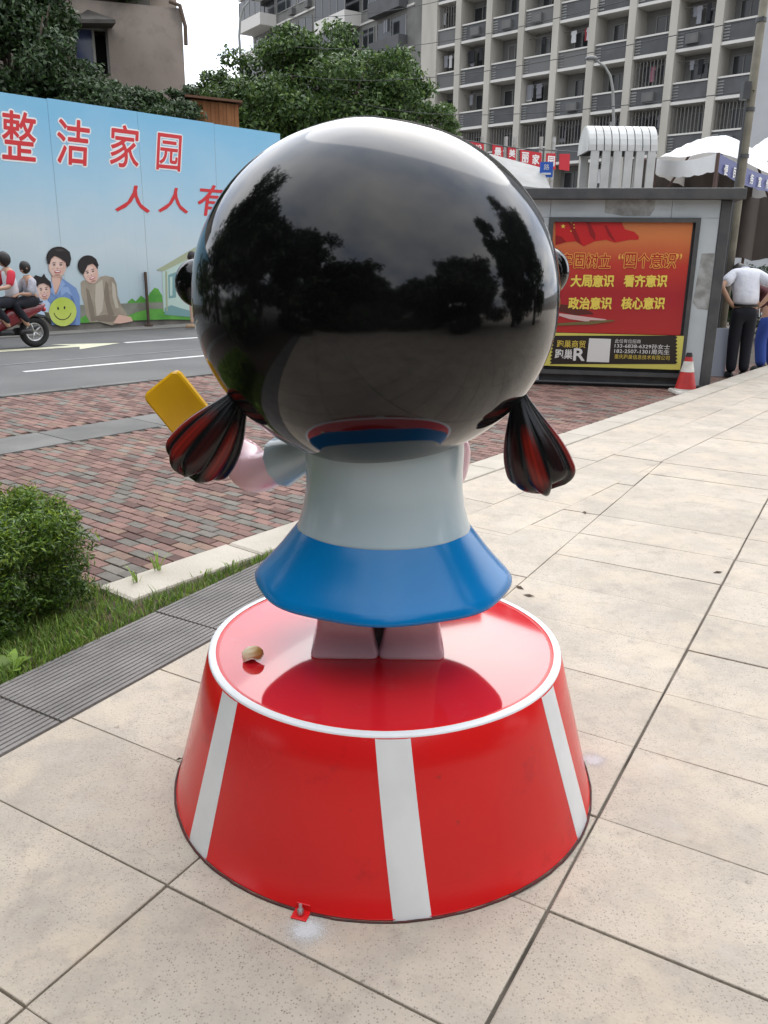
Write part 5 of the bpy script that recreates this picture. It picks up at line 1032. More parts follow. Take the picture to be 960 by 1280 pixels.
def weed(px, py, n, h, label, wid=.006, spread=.5):
    c = gz(px, py, -.01); t = thing('weed', label, 'weed', (c.x, c.y, -.02)); p = MB(M_gr[0]); w2 = random.Random(int(px))
    for k in range(n):
        a = w2.random() * 6.3; l = h * w2.uniform(.6, 1.1); d = Vector((math.cos(a), math.sin(a), 0)); s_ = d.cross(Vector((0, 0, 1))) * wid; b0 = Vector((c.x, c.y, -.022)) + d * w2.uniform(0, .02)
        q1, q2, q3 = b0 + d * l * spread * .3 + Vector((0, 0, l * .5)), b0 + d * l * spread * .7 + Vector((0, 0, l * .85)), b0 + d * l * spread * 1.2 + Vector((0, 0, l * .92)); p.add([b0 - s_ * .5, b0 + s_ * .5, q1 + s_, q1 - s_, q2 + s_ * .8, q2 - s_ * .8, q3], [(0, 1, 2, 3), (3, 2, 4, 5), (5, 4, 6)])
    p.build('blades', t, recalc=False)
weed(198, 716, 9, .13, 'tall grass weed at the kerb above the ribbed covers', .004); weed(172, 730, 8, .10, 'grass weed nearest the bush along the kerb', .004); weed(290, 713, 8, .085, 'grass weed by the kerb nearest the red pedestal', .005); weed(255, 722, 7, .06, 'small grass weed midway along the kerb edge', .004)
weed(12, 838, 8, .06, 'broad-leaved pale green weed in the grass by the drain covers', .022, 1.2)
# ------------------------------------------------------------------ trees
def C_(x, y, Y): return aty(x, y, Y)
def lobe(x, y, Y, rx, rz, ry=None): return (tuple(C_(x, y, Y)), (rx, ry or rx, rz))
t0 = C_(405, 320, 31); tree('street_tree', 'big leafy street tree standing past the end of the hoarding', (t0.x, 31, -.15), [lobe(400, 130, 31, 3.2, 2.0), lobe(330, 120, 31, 2.0, 2.0), lobe(350, 75, 31.5, 1.2, 1.0), lobe(395, 68, 31, 1.6, 1.1), lobe(470, 105, 30.5, 1.9, 1.3), lobe(500, 140, 30.5, 1.6, 1.1), lobe(310, 160, 30, 1.6, 1.6), lobe(420, 190, 31, 2.6, 2.2)], 60000, .17, 3, LM, .22, clump=22, cr=.33)
t0 = C_(290, 320, 36); tree('street_tree', 'smaller tree beside the thin street lamp, against the white sky', (t0.x, 36, -.15), [lobe(287, 118, 36, 1.2, 1.5), lobe(264, 125, 36, .8, .8)], 9000, .17, 4, LM, .12, clump=14)
t0 = C_(535, 320, 42); tree('street_tree', 'pale green tree at the foot of the thick cream column', (t0.x, 42, -.15), [lobe(548, 150, 42, 1.1, .9), lobe(528, 168, 42, 1.6, 1.6)], 8000, .17, 6, [LM[1], LM[2]], .12, clump=12)
t0 = C_(25, 320, 24.5); tree('dark_tree', 'dark dense tree growing over the old building behind the hoarding', (t0.x, 24.5, -.15), [lobe(25, 60, 24.5, 1.9, 1.9), lobe(-30, 40, 24.5, 2.0, 2.4), lobe(60, 30, 25, .8, .9), lobe(50, 110, 24.3, 1.6, 1.0), lobe(5, 5, 24.8, 1.6, 1.0), lobe(75, 85, 24.6, .7, .6)], 42000, .15, 7, LDARK, .2, clump=20, cr=.34)
t0 = C_(130, 320, 25); tree('climbing_shrub', 'dark green shrub spilling along the top of the hoarding below the broken window', (t0.x, 25, -.15), [lobe(95, 108, 25, 1.1, .55), lobe(135, 118, 25.3, 1.2, .4), lobe(175, 125, 25.6, 1.0, .35), lobe(215, 128, 26, .9, .33), lobe(238, 122, 26.4, .5, .4), lobe(120, 140, 25, 1.8, .8), lobe(200, 150, 25.6, 1.5, .7)], 24000, .13, 9, LDARK, .08, clump=14, cat='shrub')
t0 = C_(120, 5, 28.6); tree('rooftop_shrub', 'olive shrub trailing over the top of the old concrete wall', (t0.x, 28.6, OP.hit(120, 14)[1] - .4), [lobe(110, 0, 28.4, 1.5, .35), lobe(150, -4, 28.4, 1.2, .32), lobe(80, 6, 28.4, .6, .4)], 9000, .13, 10, [LDARK[2], LM[1], LDARK[1]], .05, clump=14, cat='shrub')
t0 = C_(945, 330, 18.5); tree('dark_hedge', 'dark clipped hedge behind the man in the white shirt', (t0.x, 18.5, -.15), [((t0.x - 1.6, 18.5, .75), (1.2, .8, 1.0)), ((t0.x, 18.5, .8), (1.2, .8, 1.0)), ((t0.x + 1.8, 18.6, .8), (1.2, .8, 1.05))], 30000, .09, 12, LDARK, .06, clump=20, cat='hedge')
# ------------------------------------------------------------------ the side of the square behind the camera, seen only in the glossy head, with added planting
for i, (x, y, r, h, lab) in enumerate(((-7.0, .8, 2.6, 8.0, 'tall dark tree mirrored at the left rim of the glossy head'), (-6.6, -3.6, 3.2, 8.6, 'tallest dark tree mirrored in the left of the glossy head'), (-3.4, -6.2, 3.0, 6.2, 'broad tree mirrored left of centre in the glossy head'), (-.3, -8.0, 2.6, 5.0, 'round tree mirrored just left of centre in the glossy head'), (4.9, -6.0, 2.6, 4.2, 'dark tree mirrored right of centre in the glossy head'), (7.2, -2.6, 2.8, 6.4, 'dark tree mirrored in the right of the glossy head'), (8.6, 2.0, 1.8, 8.5, 'slim tree mirrored at the right rim of the glossy head'), (-8.8, 5.0, 3.2, 11.0, 'very tall tree added to darken the left edge of the glossy head'), (9.2, 5.4, 2.6, 10.5, 'very tall tree added to darken the right edge of the glossy head'))):  # the two very tall trees are added to darken the head's rims
    r *= 1.15; k_ = random.Random(50 + i); cr_ = [((x + k_.uniform(-.7, .7) * r, y + k_.uniform(-.5, .5) * r, h * k_.uniform(.38, .8)), (r * k_.uniform(.4, .62), r * k_.uniform(.4, .62), h * k_.uniform(.13, .24))) for _ in range(9)] + [((x, y, h * .5), (r * .8, r * .8, h * .3)), ((x + r * .3, y + .4, h * .2), (r * .95, r * .9, h * .2))]
    tree('square_tree', lab, (x, y, -.15 if dot2((x, y), En) < N_EDGE else -.02), cr_, 18000, .38, 30 + i, LDARK, .2, clump=12, cr=.42, group='trees mirrored in the head')
for i, (x, y, w, lab) in enumerate(((-2.6, -3.6, 1.5, 'low dark bush added for the reflection left of the middle of the glossy head'), (.2, -4.4, 1.4, 'low dark bush added for the reflection in the middle of the glossy head'), (3.2, -4.2, 1.5, 'low dark bush added for the reflection right of the middle of the glossy head'), (-4.4, -1.8, 1.2, 'low dark bush added for the reflection towards the left of the glossy head'), (5.4, -1.6, 1.3, 'low dark bush added for the reflection towards the right of the glossy head'), (-1.7, -5.6, 1.7, 'low dark bush added for the reflection between two trees in the glossy head'))):  # unseen bushes added to darken the head's reflection and break its horizon
    tree('added_bush', lab, (x, y, -.02), [((x, y, .5), (w, .8, .6)), ((x - w * .7, y, .45), (w * .6, .7, .5)), ((x + w * .7, y, .5), (w * .6, .7, .55))], 9000, .10, 70 + i, LDARK, .05, clump=16, cr=.4, group='bushes added for the head reflection', cat='bush')
tree('added_hedge', 'long dark hedge added to hide the mirrored horizon of the glossy head', (0, -12, -.02), [((x, -12 + .5 * math.sin(x), .9 + .3 * math.sin(x * 1.7)), (1.7, .9, 1.2)) for x in range(-18, 20, 2)], 22000, .22, 90, LDARK, .06, clump=10, cr=.45, cat='hedge')  # unseen hedge, added to cover the horizon line in the head
bk = thing('low_building', 'low grey building mirrored in the middle of the glossy head', 'building', (-8, -30, -.15)); BKP = Plane((-8, -30), 90); p = MB(M_bwall)
p.add([(x, y, z) for z in (-.15, 6.0) for x, y in ((-26, -30), (6, -30), (6, -40), (-26, -40))], [(3, 2, 1, 0), (4, 5, 6, 7), (0, 1, 5, 4), (1, 2, 6, 5), (2, 3, 7, 6), (3, 0, 4, 7)]); p.build('wall', bk)
for k in range(9):
    for z_ in (1.2, 4.0): MB(M_pane).box((-24 + k * 3.4, -29.97, z_ + .6), (1.8, .1, 1.4)).build('window', bk)
MB(MATS['flat_roof']).box((-10, -35, 6.15), (32.6, 10.6, .3)).build('roof', bk)
# ------------------------------------------------------------------ people
M_sk = mat('person_skin', (.42, .25, .17), rough=.5); M_hr = mat('person_hair', (.014, .011, .010), rough=.45); M_ws = mat('white_shirt_cloth', (.70, .71, .76), (.60, .61, .68), rough=.85, scale=9, bump=.9, bscale=14); M_nt = mat('navy_trousers', (.008, .009, .015), rough=.85, bump=.4, bscale=12); M_shoe = mat('black_shoe', (.012, .012, .012), rough=.4)
def person(label, loc, rz, group=None): return thing('person', label, 'person', loc, rz, group)
def limb(m, name, par, pts, rs, sub_=2): return skin([Vector(q) for q in pts], [(i, i + 1) for i in range(len(pts) - 1)], rs, m, name, par, sub_)
def hand_verts(vs, ed, rs, wi, d, side, curl, s=1.0):
    """palm at vertex wi, fingers along d, thumb to side"""
    d = Vector(d).normalized(); side = Vector(side).normalized(); nn_ = Vector(curl).normalized(); w = Vector(vs[wi]); b0 = len(vs); vs.append(w + d * .06 * s); ed.append((wi, b0)); rs.append((.036 * s, .018 * s))
    for k, ln in enumerate((.065, .075, .07, .055)):
        o = side * (.030 - .02 * k) * s; q = len(vs); vs += [w + d * .095 * s + o, w + d * (.095 + ln * .5) * s + o + nn_ * .008 * s, w + d * (.095 + ln) * s + o + nn_ * .028 * s]; ed += [(b0, q), (q, q + 1), (q + 1, q + 2)]; rs += [.0095 * s, .009 * s, .0075 * s]
    q = len(vs); vs += [w + d * .03 * s + side * .045 * s, w + d * .07 * s + side * .06 * s + nn_ * .01]; ed += [(wi, q), (q, q + 1)]; rs += [.011 * s, .009 * s]
def shoe(par, x, y, z, yaw, m, L_=.27):
    p = MB(m); n = 18; vs = []
    for zz, k in ((0, 1.0), (.03, 1.0), (.06, .86), (.085, .55)):
        for i in range(n):
            a = 2 * math.pi * i / n; lx = math.sin(a) * .045 * k; ly = math.cos(a) * L_ / 2 * (k if math.cos(a) > 0 else max(k, .8)) + .05; c, s = math.cos(yaw), math.sin(yaw); vs.append((x + lx * c - ly * s, y + lx * s + ly * c, z + zz))
    p.add(vs, [(j * n + i, j * n + (i + 1) % n, (j + 1) * n + (i + 1) % n, (j + 1) * n + i) for j in range(3) for i in range(n)] + [tuple(range(n))[::-1], tuple(3 * n + i for i in range(n))]); return p.build('shoe', par, smooth=True, world=False)
def head_(par, c, M, r=.105, hair=True, skinm=None, hairm=None, long=False):
    """head with a face looking along +Y of M, as sub-pieces of the person"""
    c = Vector(c); T = lambda q: c + M @ Vector(q)
    p = MB(skinm or M_sk); seg, rg = 20, 14; vs = []
    for j in range(rg + 1):
        t = math.pi * j / rg
        for k in range(seg):
            a = 2 * math.pi * k / seg; x, y, z = math.sin(t) * math.cos(a), math.sin(t) * math.sin(a), -math.cos(t); jaw = 1 - .25 * max(0, -z) ** 1.5
            vs.append(T((x * r * .78 * jaw, y * r * .93 * jaw + (.012 if z < -.3 and y > 0 else 0), z * r * 1.18)))
    p.add(vs, [(j * seg + k, j * seg + (k + 1) % seg, (j + 1) * seg + (k + 1) % seg, (j + 1) * seg + k) for j in range(rg) for k in range(seg)])
    p.add([T((-.012, r * .88, -.03)), T((.012, r * .88, -.03)), T((0, r * 1.12, -.025)), T((0, r * .9, .02))], [(0, 1, 2), (0, 2, 3), (1, 3, 2)])
    for s in (-1, 1): p.ell(T((s * r * .78, -.005, -.005)), (.012, .02, .03), 8, 6)
    p.use(M_hr)
    for s in (-1, 1): p.ell(T((s * .034, r * .86, .012)), (.012, .008, .006), 8, 5)
    p.use(mat('person_lip', (.3, .1, .08), rough=.5)); p.ell(T((0, r * .87, -.058)), (.022, .010, .006), 8, 5)
    h = p.build('head', par, smooth=True, world=False)
    if hair:
        p = MB(hairm or M_hr); vs = []; n = 22; m = 12
        for j in range(m + 1):
            for k in range(n):
                a = 2 * math.pi * k / n; front = max(0, math.sin(a)); lim = .62 + (.30 if not long else .42) * (1 - front) ** .8; t = math.pi * lim * j / m; f_ = 1.10 + .05 * math.sin(5 * a + 3 * t)
                vs.append(T((math.sin(t) * math.cos(a) * r * .80 * f_, math.sin(t) * math.sin(a) * r * .95 * f_ - .006, math.cos(t) * r * 1.18 * 1.06 + .004)))
        p.add(vs, [(j * n + k, j * n + (k + 1) % n, (j + 1) * n + (k + 1) % n, (j + 1) * n + k) for j in range(m) for k in range(n)]); p.build('hair', par, smooth=True, world=False)
    return h
# man in a white shirt, back turned, bowed forward, hands on hips
mp_ = gz(925, 474, ZB); hgt = 1.0
man = person('person in a white short-sleeved shirt and dark trousers, bowed forward with hands on hips', (mp_.x, mp_.y + .15, ZB), R(-6))
vs = [Vector(q) for q in [(0, 0, 1.00), (0, .04, 1.15), (0, .14, 1.36), (0, .30, 1.47), (0, .42, 1.47), (-.19, .15, 1.43), (-.37, -.03, 1.27), (-.20, -.02, 1.02), (.19, .15, 1.43), (.37, -.03, 1.27), (.20, -.02, 1.02), (-.09, 0, .92), (-.09, .02, .50), (-.09, -.02, .09), (.09, 0, .92), (.09, .03, .50), (.09, 0, .09)]]
ed = [(0, 1), (1, 2), (2, 3), (3, 4), (2, 5), (5, 6), (6, 7), (2, 8), (8, 9), (9, 10), (0, 11), (11, 12), (12, 13), (0, 14), (14, 15), (15, 16)]; rs = [(.13, .10), (.13, .10), (.14, .10), .055, .055, .06, .043, .03, .06, .043, .03, .085, .06, .042, .085, .06, .042]
hand_verts(vs, ed, rs, 7, (.55, .35, -.35), (0, -.2, 1), (0, 1, -.1)); hand_verts(vs, ed, rs, 10, (-.55, .35, -.35), (0, -.2, 1), (0, 1, -.1))
skin(vs, ed, rs, M_sk, 'body', man, 2)
head_(man, (0, .52, 1.47), Matrix.Rotation(R(-70), 3, 'X'))
skin([Vector(q) for q in [(0, 0, .97), (0, .02, 1.12), (0, .10, 1.28), (0, .17, 1.39), (0, .27, 1.47), (-.17, .16, 1.41), (-.265, .07, 1.355), (-.325, .02, 1.30), (.17, .16, 1.41), (.265, .07, 1.355), (.325, .02, 1.30)]], [(0, 1), (1, 2), (2, 3), (3, 4), (3, 5), (5, 6), (6, 7), (3, 8), (8, 9), (9, 10)], [(.19, .145), (.19, .145), (.20, .145), (.18, .13), .075, .10, .085, .082, .10, .085, .082], M_ws, 'shirt', man, 2)
MB(M_ws).tube([(-.07, .24, 1.485), (-.04, .22, 1.515), (.04, .22, 1.515), (.07, .24, 1.485)], .022, 8).build('collar', man, smooth=True, world=False)
skin([Vector(q) for q in [(0, 0, 1.03), (0, 0, .93), (-.085, .0, .86), (-.09, .02, .5), (-.09, -.01, .07), (.085, 0, .86), (.09, .03, .5), (.09, .0, .07)]], [(0, 1), (1, 2), (2, 3), (3, 4), (1, 5), (5, 6), (6, 7)], [(.165, .125), (.165, .13), .11, .088, .075, .11, .088, .075], M_nt, 'trousers', man, 2)
MB(mat('belt_black', (.01, .01, .01), rough=.4)).lathe([(.172, 1.0), (.174, 1.035)], 24, (0, 0, 0), sx=1.0, sy=.78).build('belt', man, smooth=True, world=False)
shoe(man, -.09, -.01, 0, .1, M_shoe); shoe(man, .09, 0, 0, -.1, M_shoe)
MB(mat('key_silver', (.6, .6, .6), metal=1, rough=.3)).tube([(.19, .0, .98), (.20, -.01, .86)], .008, 6).build('keys', man, world=False)
# second person, partly hidden, in dark top and blue trousers
sp2 = gz(957, 470, ZB); w2 = person('person in a dark maroon top and bright blue trousers, beside the white-shirted man', (sp2.x + .22, sp2.y + .55, ZB), R(25))
M_mar = mat('maroon_top', (.075, .02, .022), rough=.85); M_bt = mat('blue_trousers', (.022, .055, .26), rough=.85, bump=.5, bscale=10)
vs = [Vector(q) for q in [(0, 0, .92), (0, .08, 1.1), (0, .2, 1.22), (0, .32, 1.26), (0, .40, 1.28), (-.17, .2, 1.22), (-.22, .28, .98), (-.15, .42, .85), (.17, .2, 1.22), (.22, .28, .98), (.15, .42, .85), (-.1, 0, .86), (-.11, .06, .48), (-.12, -.02, .08), (.1, 0, .86), (.11, .06, .48), (.12, -.02, .08)]]
ed = [(0, 1), (1, 2), (2, 3), (3, 4), (2, 5), (5, 6), (6, 7), (2, 8), (8, 9), (9, 10), (0, 11), (11, 12), (12, 13), (0, 14), (14, 15), (15, 16)]; rs = [(.12, .10), (.12, .1), (.12, .09), .05, .05, .055, .04, .028, .055, .04, .028, .08, .058, .04, .08, .058, .04]
hand_verts(vs, ed, rs, 7, (.2, .8, -.4), (1, 0, 0), (0, 0, -1)); hand_verts(vs, ed, rs, 10, (-.2, .8, -.4), (-1, 0, 0), (0, 0, -1))
skin(vs, ed, rs, M_sk, 'body', w2, 2); head_(w2, (0, .48, 1.31), Matrix.Rotation(R(-55), 3, 'X'))
skin([Vector(q) for q in [(0, -.02, .84), (0, .08, 1.08), (0, .18, 1.21), (0, .27, 1.25), (-.16, .2, 1.21), (-.21, .27, 1.05), (.16, .2, 1.21), (.21, .27, 1.05)]], [(0, 1), (1, 2), (2, 3), (2, 4), (4, 5), (2, 6), (6, 7)], [(.175, .145), (.165, .135), (.15, .12), .08, .085, .075, .085, .075], M_mar, 'top', w2, 2)
skin([Vector(q) for q in [(0, 0, .94), (0, 0, .85), (-.1, 0, .78), (-.11, .06, .48), (-.12, -.02, .07), (.1, 0, .78), (.11, .06, .48), (.12, -.02, .07)]], [(0, 1), (1, 2), (2, 3), (3, 4), (1, 5), (5, 6), (6, 7)], [(.155, .125), (.16, .13), .108, .09, .08, .108, .09, .08], M_bt, 'trousers', w2, 2)
shoe(w2, -.12, -.02, 0, 0, M_shoe); shoe(w2, .12, -.02, 0, 0, M_shoe)
bd_ = aty(903, 460, 11.9); pb_ = thing('plastic_board', 'pale plastic board leaning behind the legs of the white-shirted person', 'board', (bd_.x, bd_.y + .3, ZB)); q = MB(mat('pale_plastic', (.42, .45, .52), rough=.5)); q.add([(bd_.x - .05, bd_.y + .3, ZB), (bd_.x + .16, bd_.y + .3, ZB), (bd_.x + .20, bd_.y + .42, ZB + .68), (bd_.x - .01, bd_.y + .42, ZB + .68), (bd_.x - .05, bd_.y + .33, ZB), (bd_.x + .16, bd_.y + .33, ZB), (bd_.x + .20, bd_.y + .45, ZB + .68), (bd_.x - .01, bd_.y + .45, ZB + .68)], [(0, 1, 2, 3), (7, 6, 5, 4), (0, 4, 5, 1), (1, 5, 6, 2), (2, 6, 7, 3), (3, 7, 4, 0)]); q.build('sheet', pb_)
# pedestrian behind the head, only a leg and the hem of a dark skirt showing
pp_ = gz(240, 409, ZR + .03); pd = person('pedestrian in a dark skirt and heeled sandals, mostly hidden behind the black head', (pp_.x + .10, pp_.y, ZR + .03), R(110))
vs = [Vector(q) for q in [(0, 0, .95), (0, 0, 1.12), (0, 0, 1.33), (0, .01, 1.44), (-.16, 0, 1.34), (-.2, -.02, 1.08), (-.2, .08, .85), (.16, 0, 1.34), (.2, -.02, 1.08), (.2, .08, .85), (-.085, 0, .88), (-.09, .10, .47), (-.09, .10, .09), (.085, 0, .88), (.09, -.06, .47), (.09, -.18, .10)]]
ed = [(0, 1), (1, 2), (2, 3), (2, 4), (4, 5), (5, 6), (2, 7), (7, 8), (8, 9), (0, 10), (10, 11), (11, 12), (0, 13), (13, 14), (14, 15)]; rs = [(.12, .1), (.11, .085), (.12, .085), .045, .045, .034, .025, .045, .034, .025, .075, .05, .032, .075, .05, .032]
hand_verts(vs, ed, rs, 6, (0, .2, -1), (0, 1, 0), (1, 0, 0), .9); hand_verts(vs, ed, rs, 9, (0, .2, -1), (0, 1, 0), (-1, 0, 0), .9)
skin(vs, ed, rs, mat('pale_skin', (.50, .32, .24), rough=.5), 'body', pd, 2); head_(pd, (0, .02, 1.55), Matrix.Identity(3), .10, long=True)
M_dc = mat('dark_dress', (.015, .015, .018), rough=.8); MB(M_dc).lathe([(.12, 1.05), (.14, .95), (.17, .85), (.19, .70), (.20, .56), (.19, .56)], 26, (0, 0, 0), sy=.85, mod=lambda a, j: 1 + .03 * j / 5 * math.sin(6 * a)).build('skirt', pd, smooth=True, world=False)
skin([Vector(q) for q in [(0, 0, 1.0), (0, 0, 1.15), (0, 0, 1.34), (-.15, 0, 1.35), (-.19, -.01, 1.2), (.15, 0, 1.35), (.19, -.01, 1.2)]], [(0, 1), (1, 2), (2, 3), (3, 4), (2, 5), (5, 6)], [(.13, .11), (.125, .1), (.125, .09), .06, .055, .06, .055], M_dc, 'blouse', pd, 2)
for x, y in ((-.09, .10), (.09, -.18)): shoe(pd, x, y, .0, 0, mat('tan_sandal', (.30, .20, .12), rough=.5), .22)
# ------------------------------------------------------------------ motor scooter with two riders, heading along the road
wc = gz(45, 434, ZR); yaw = math.atan2(-RD[1], -RD[0]) + math.pi / 2 - math.pi; 
# local frame: +Y is the direction of travel (towards the left of the road)
rzs = math.atan2(-RD[1], -RD[0]) - math.pi / 2
dirv = Vector((-RD[0], -RD[1], 0)); org = Vector((wc.x, wc.y, ZR)) + dirv * .62
sc = thing('motor_scooter', 'dark red motor scooter carrying two riders past the hoarding', 'scooter', org, rzs)
M_sr = mat('scooter_red', (.17, .015, .02), rough=.25, coat=.5); M_sb = mat('scooter_black', (.015, .015, .016), rough=.45); M_tyre = mat('tyre', (.018, .018, .018), rough=.85); M_rim = mat('alloy', (.55, .55, .55), metal=1, rough=.35)
def tor(mb, c, R1, r, seg=30, s2=10):
    vs = []
    for i in range(seg):
        a = 2 * math.pi * i / seg
        for k in range(s2): b_ = 2 * math.pi * k / s2; vs.append((c[0] + r * math.sin(b_) * 1.1, c[1] + (R1 + r * math.cos(b_)) * math.cos(a), c[2] + (R1 + r * math.cos(b_)) * math.sin(a)))
    mb.add(vs, [(i * s2 + k, ((i + 1) % seg) * s2 + k, ((i + 1) % seg) * s2 + (k + 1) % s2, i * s2 + (k + 1) % s2) for i in range(seg) for k in range(s2)])
for y in (-.62, .62):
    q = MB(M_tyre); tor(q, (0, y, .27), .215, .055); wo_ = q.build('wheel', sc, smooth=True, world=False); q = MB(M_rim); tor(q, (0, y, .27), .155, .018)
    for k in range(5): a = 2 * math.pi * k / 5; q.tube([(0, y, .27), (0, y + .155 * math.cos(a), .27 + .155 * math.sin(a))], .016, 6)
    q.build('rim', wo_, smooth=True, world=False)
def loft(m, name, par, secs, n=16, e=.55):
    vs = []
    for y, z, hw, hh in secs:
        for k in range(n): a = 2 * math.pi * k / n; c, s = math.cos(a), math.sin(a); vs.append((hw * abs(c) ** e * (1 if c > 0 else -1), y, z + hh * abs(s) ** e * (1 if s > 0 else -1)))
    return MB(m).add(vs, [(i * n + k, i * n + (k + 1) % n, (i + 1) * n + (k + 1) % n, (i + 1) * n + k) for i in range(len(secs) - 1) for k in range(n)] + [tuple(range(n))[::-1], tuple((len(secs) - 1) * n + k for k in range(n))]).build(name, par, smooth=True, world=False, sharp=50)
loft(M_sr, 'body', sc, [(-.86, .74, .03, .02), (-.78, .70, .08, .06), (-.5, .62, .14, .12), (-.15, .52, .15, .16), (.02, .40, .14, .10), (.2, .33, .15, .05), (.36, .38, .13, .10)])
loft(M_sb, 'seat', sc, [(-.80, .795, .07, .02), (-.6, .79, .13, .045), (-.2, .77, .14, .05), (.05, .74, .09, .04)])
loft(M_sr, 'front_shield', sc, [(.34, .5, .16, .22), (.42, .66, .17, .26), (.50, .82, .13, .16), (.55, .9, .05, .04)])
loft(M_sr, 'mudguard', sc, [(.40, .50, .05, .03), (.62, .57, .07, .02), (.84, .47, .05, .03)]); loft(M_sb, 'mudguard', sc, [(-.92, .42, .06, .02), (-.84, .52, .07, .02), (-.6, .56, .08, .02)])
q = MB(M_sb); q.tube([(0, .62, .27), (0, .50, .85), (0, .42, 1.02)], .03, 8); q.tube([(-.33, .36, 1.04), (-.1, .44, 1.03), (.1, .44, 1.03), (.33, .36, 1.04)], .014, 8); q.build('handlebar', sc, smooth=True, world=False)
q = MB(M_sb); q.tube([(.13, .0, .25), (.15, -.4, .26), (.16, -.85, .36)], [.03, .05, .05], 10); q.build('exhaust', sc, smooth=True, world=False)
q = MB(mat('tail_lens', (.5, .05, .07), rough=.2)); q.ell((0, -.83, .66), (.07, .04, .045), 12, 8); q.build('tail_light', sc, smooth=True, world=False); MB(mat('head_lens', (.6, .6, .58), rough=.1)).ell((0, .57, .78), (.08, .04, .07), 12, 8).build('headlight', sc, smooth=True, world=False)
MB(mat('number_plate', (.5, .48, .3), rough=.5)).box((0, -.9, .55), (.18, .01, .12), M=Matrix.Rotation(R(-15), 3, 'X')).build('number_plate', sc, world=False)
MB(M_rim).tube([(.10, -.62, .27), (.11, -.55, .6)], .02, 8).build('shock_absorber', sc, world=False)
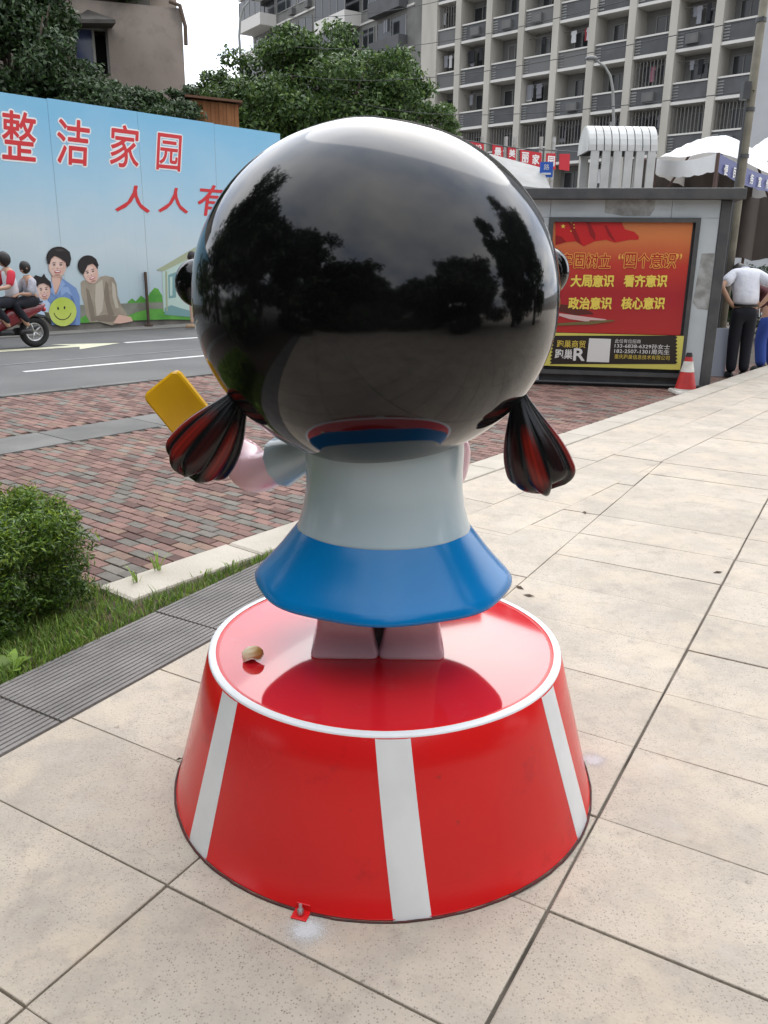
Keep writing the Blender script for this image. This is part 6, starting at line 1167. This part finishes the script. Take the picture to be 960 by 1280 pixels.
def rider(label, y0, lean, shirt_m, sleeve_m, legm, reach, skinm, longh=False, sc_=1.0):
    pr_ = person(label, org, rzs, 'riders on the scooter'); z0 = .82
    sh_ = Vector((0, y0 + lean, z0 + .48 * sc_)); hp = Vector((0, y0, z0)); nk = sh_ + Vector((0, .02, .09)); el_ = .16
    vs = [hp, hp.lerp(sh_, .5), sh_, nk, sh_ + Vector((-.17, 0, -.02)), sh_ + Vector((-.24, .10, -.24)), Vector((-reach[0], y0 + reach[1], z0 + reach[2])), sh_ + Vector((.17, 0, -.02)), sh_ + Vector((.24, .10, -.24)), Vector((reach[0], y0 + reach[1], z0 + reach[2])), hp + Vector((-.10, .04, -.01)), hp + Vector((-.17, .42, -.06)), hp + Vector((-.16, .36 if y0 > -.3 else .2, -.44)), hp + Vector((.10, .04, -.01)), hp + Vector((.17, .42, -.06)), hp + Vector((.16, .36 if y0 > -.3 else .2, -.44))]
    ed = [(0, 1), (1, 2), (2, 3), (2, 4), (4, 5), (5, 6), (2, 7), (7, 8), (8, 9), (0, 10), (10, 11), (11, 12), (0, 13), (13, 14), (14, 15)]; rs = [(.12, .10), (.115, .09), (.12, .09), .05, .055, .042, .03, .055, .042, .03, .08, .062, .042, .08, .062, .042]
    hand_verts(vs, ed, rs, 6, (0, 1, -.2), (1, 0, .2), (0, 0, -1), .9); hand_verts(vs, ed, rs, 9, (0, 1, -.2), (-1, 0, .2), (0, 0, -1), .9)
    v0 = [Vector(q) for q in vs[:16]]; skin(vs, ed, rs, skinm, 'body', pr_, 2); head_(pr_, nk + Vector((0, .02, .12)), Matrix.Identity(3), .105 * (sc_ * .5 + .5), skinm=skinm, long=longh)
    skin([v0[0], v0[1], v0[2], sh_ + Vector((0, 0, .05))], [(0, 1), (1, 2), (2, 3)], [(.155, .125), (.155, .12), (.15, .11), .07], shirt_m, 'shirt', pr_, 2)
    for i, j in ((4, 5), (7, 8)): skin([v0[2].lerp(v0[i], .6), v0[i], v0[i].lerp(v0[j], .55), v0[j]], [(0, 1), (1, 2), (2, 3)], [.07, .08, .07, .06], sleeve_m, 'sleeve', pr_, 2)
    skin([v0[0] + Vector((0, 0, .06)), v0[0], v0[10], v0[11], v0[12] + Vector((0, 0, .06)), v0[13], v0[14], v0[15] + Vector((0, 0, .06))], [(0, 1), (1, 2), (2, 3), (3, 4), (1, 5), (5, 6), (6, 7)], [(.15, .12), (.15, .12), .105, .085, .062, .105, .085, .062], legm, 'trousers', pr_, 2)
    for x in (-.16, .16): shoe(pr_, x, v0[12].y, v0[12].z - .12, 0, M_shoe, .25)
rider('scooter driver in a red and white jacket', -.32, .06, mat('cloth_white_jacket', (.62, .60, .62), rough=.9), mat('cloth_red_jacket', (.48, .03, .05), rough=.9), M_nt, (.30, .50, .20), M_sk)
rider('scooter passenger in a pale grey top, behind the driver', -.66, .05, mat('cloth_pale_grey', (.42, .42, .46), (.30, .30, .34), rough=.9, scale=20), MATS['cloth_pale_grey'], M_nt, (.18, .28, .12), M_sk, True, .72)

# ------------------------------------------------------------------ leaf litter on the paving
for x, y, lab in ((649, 735, 'dry brown leaf on the paving beside the blue skirt'), (661, 745, 'smaller dry leaf near the rim of the red pedestal'), (897, 716, 'dry curled leaf beside the long paving joint'), (731, 641, 'dark dry leaf by the band of edge tiles'), (224, 950, 'tiny dark leaf left of the red pedestal')):
    c = gz(x, y); k_ = random.Random(int(x)); a = k_.random() * 6.3; d = Vector((math.cos(a), math.sin(a), 0)); s_ = d.cross(Vector((0, 0, 1))); l = .03 if x > 300 else .012; o = MB(mat('dry_leaf', (.10, .06, .035), (.06, .04, .025), rough=.9, scale=60))
    o.add([c - d * l + Vector((0, 0, .002)), c + s_ * l * .4 + Vector((0, 0, .007)), c + d * l + Vector((0, 0, .004)), c - s_ * l * .35 + Vector((0, 0, .006)), c + Vector((0, 0, .0015))], [(0, 1, 4), (1, 2, 4), (2, 3, 4), (3, 0, 4)]); tag(o.build('dry_leaf', base=(c.x, c.y, 0)), lab, 'leaf', 'dry leaves on the paving')
for o in list(bpy.data.objects):
    if '_o' in o: del o['_o']
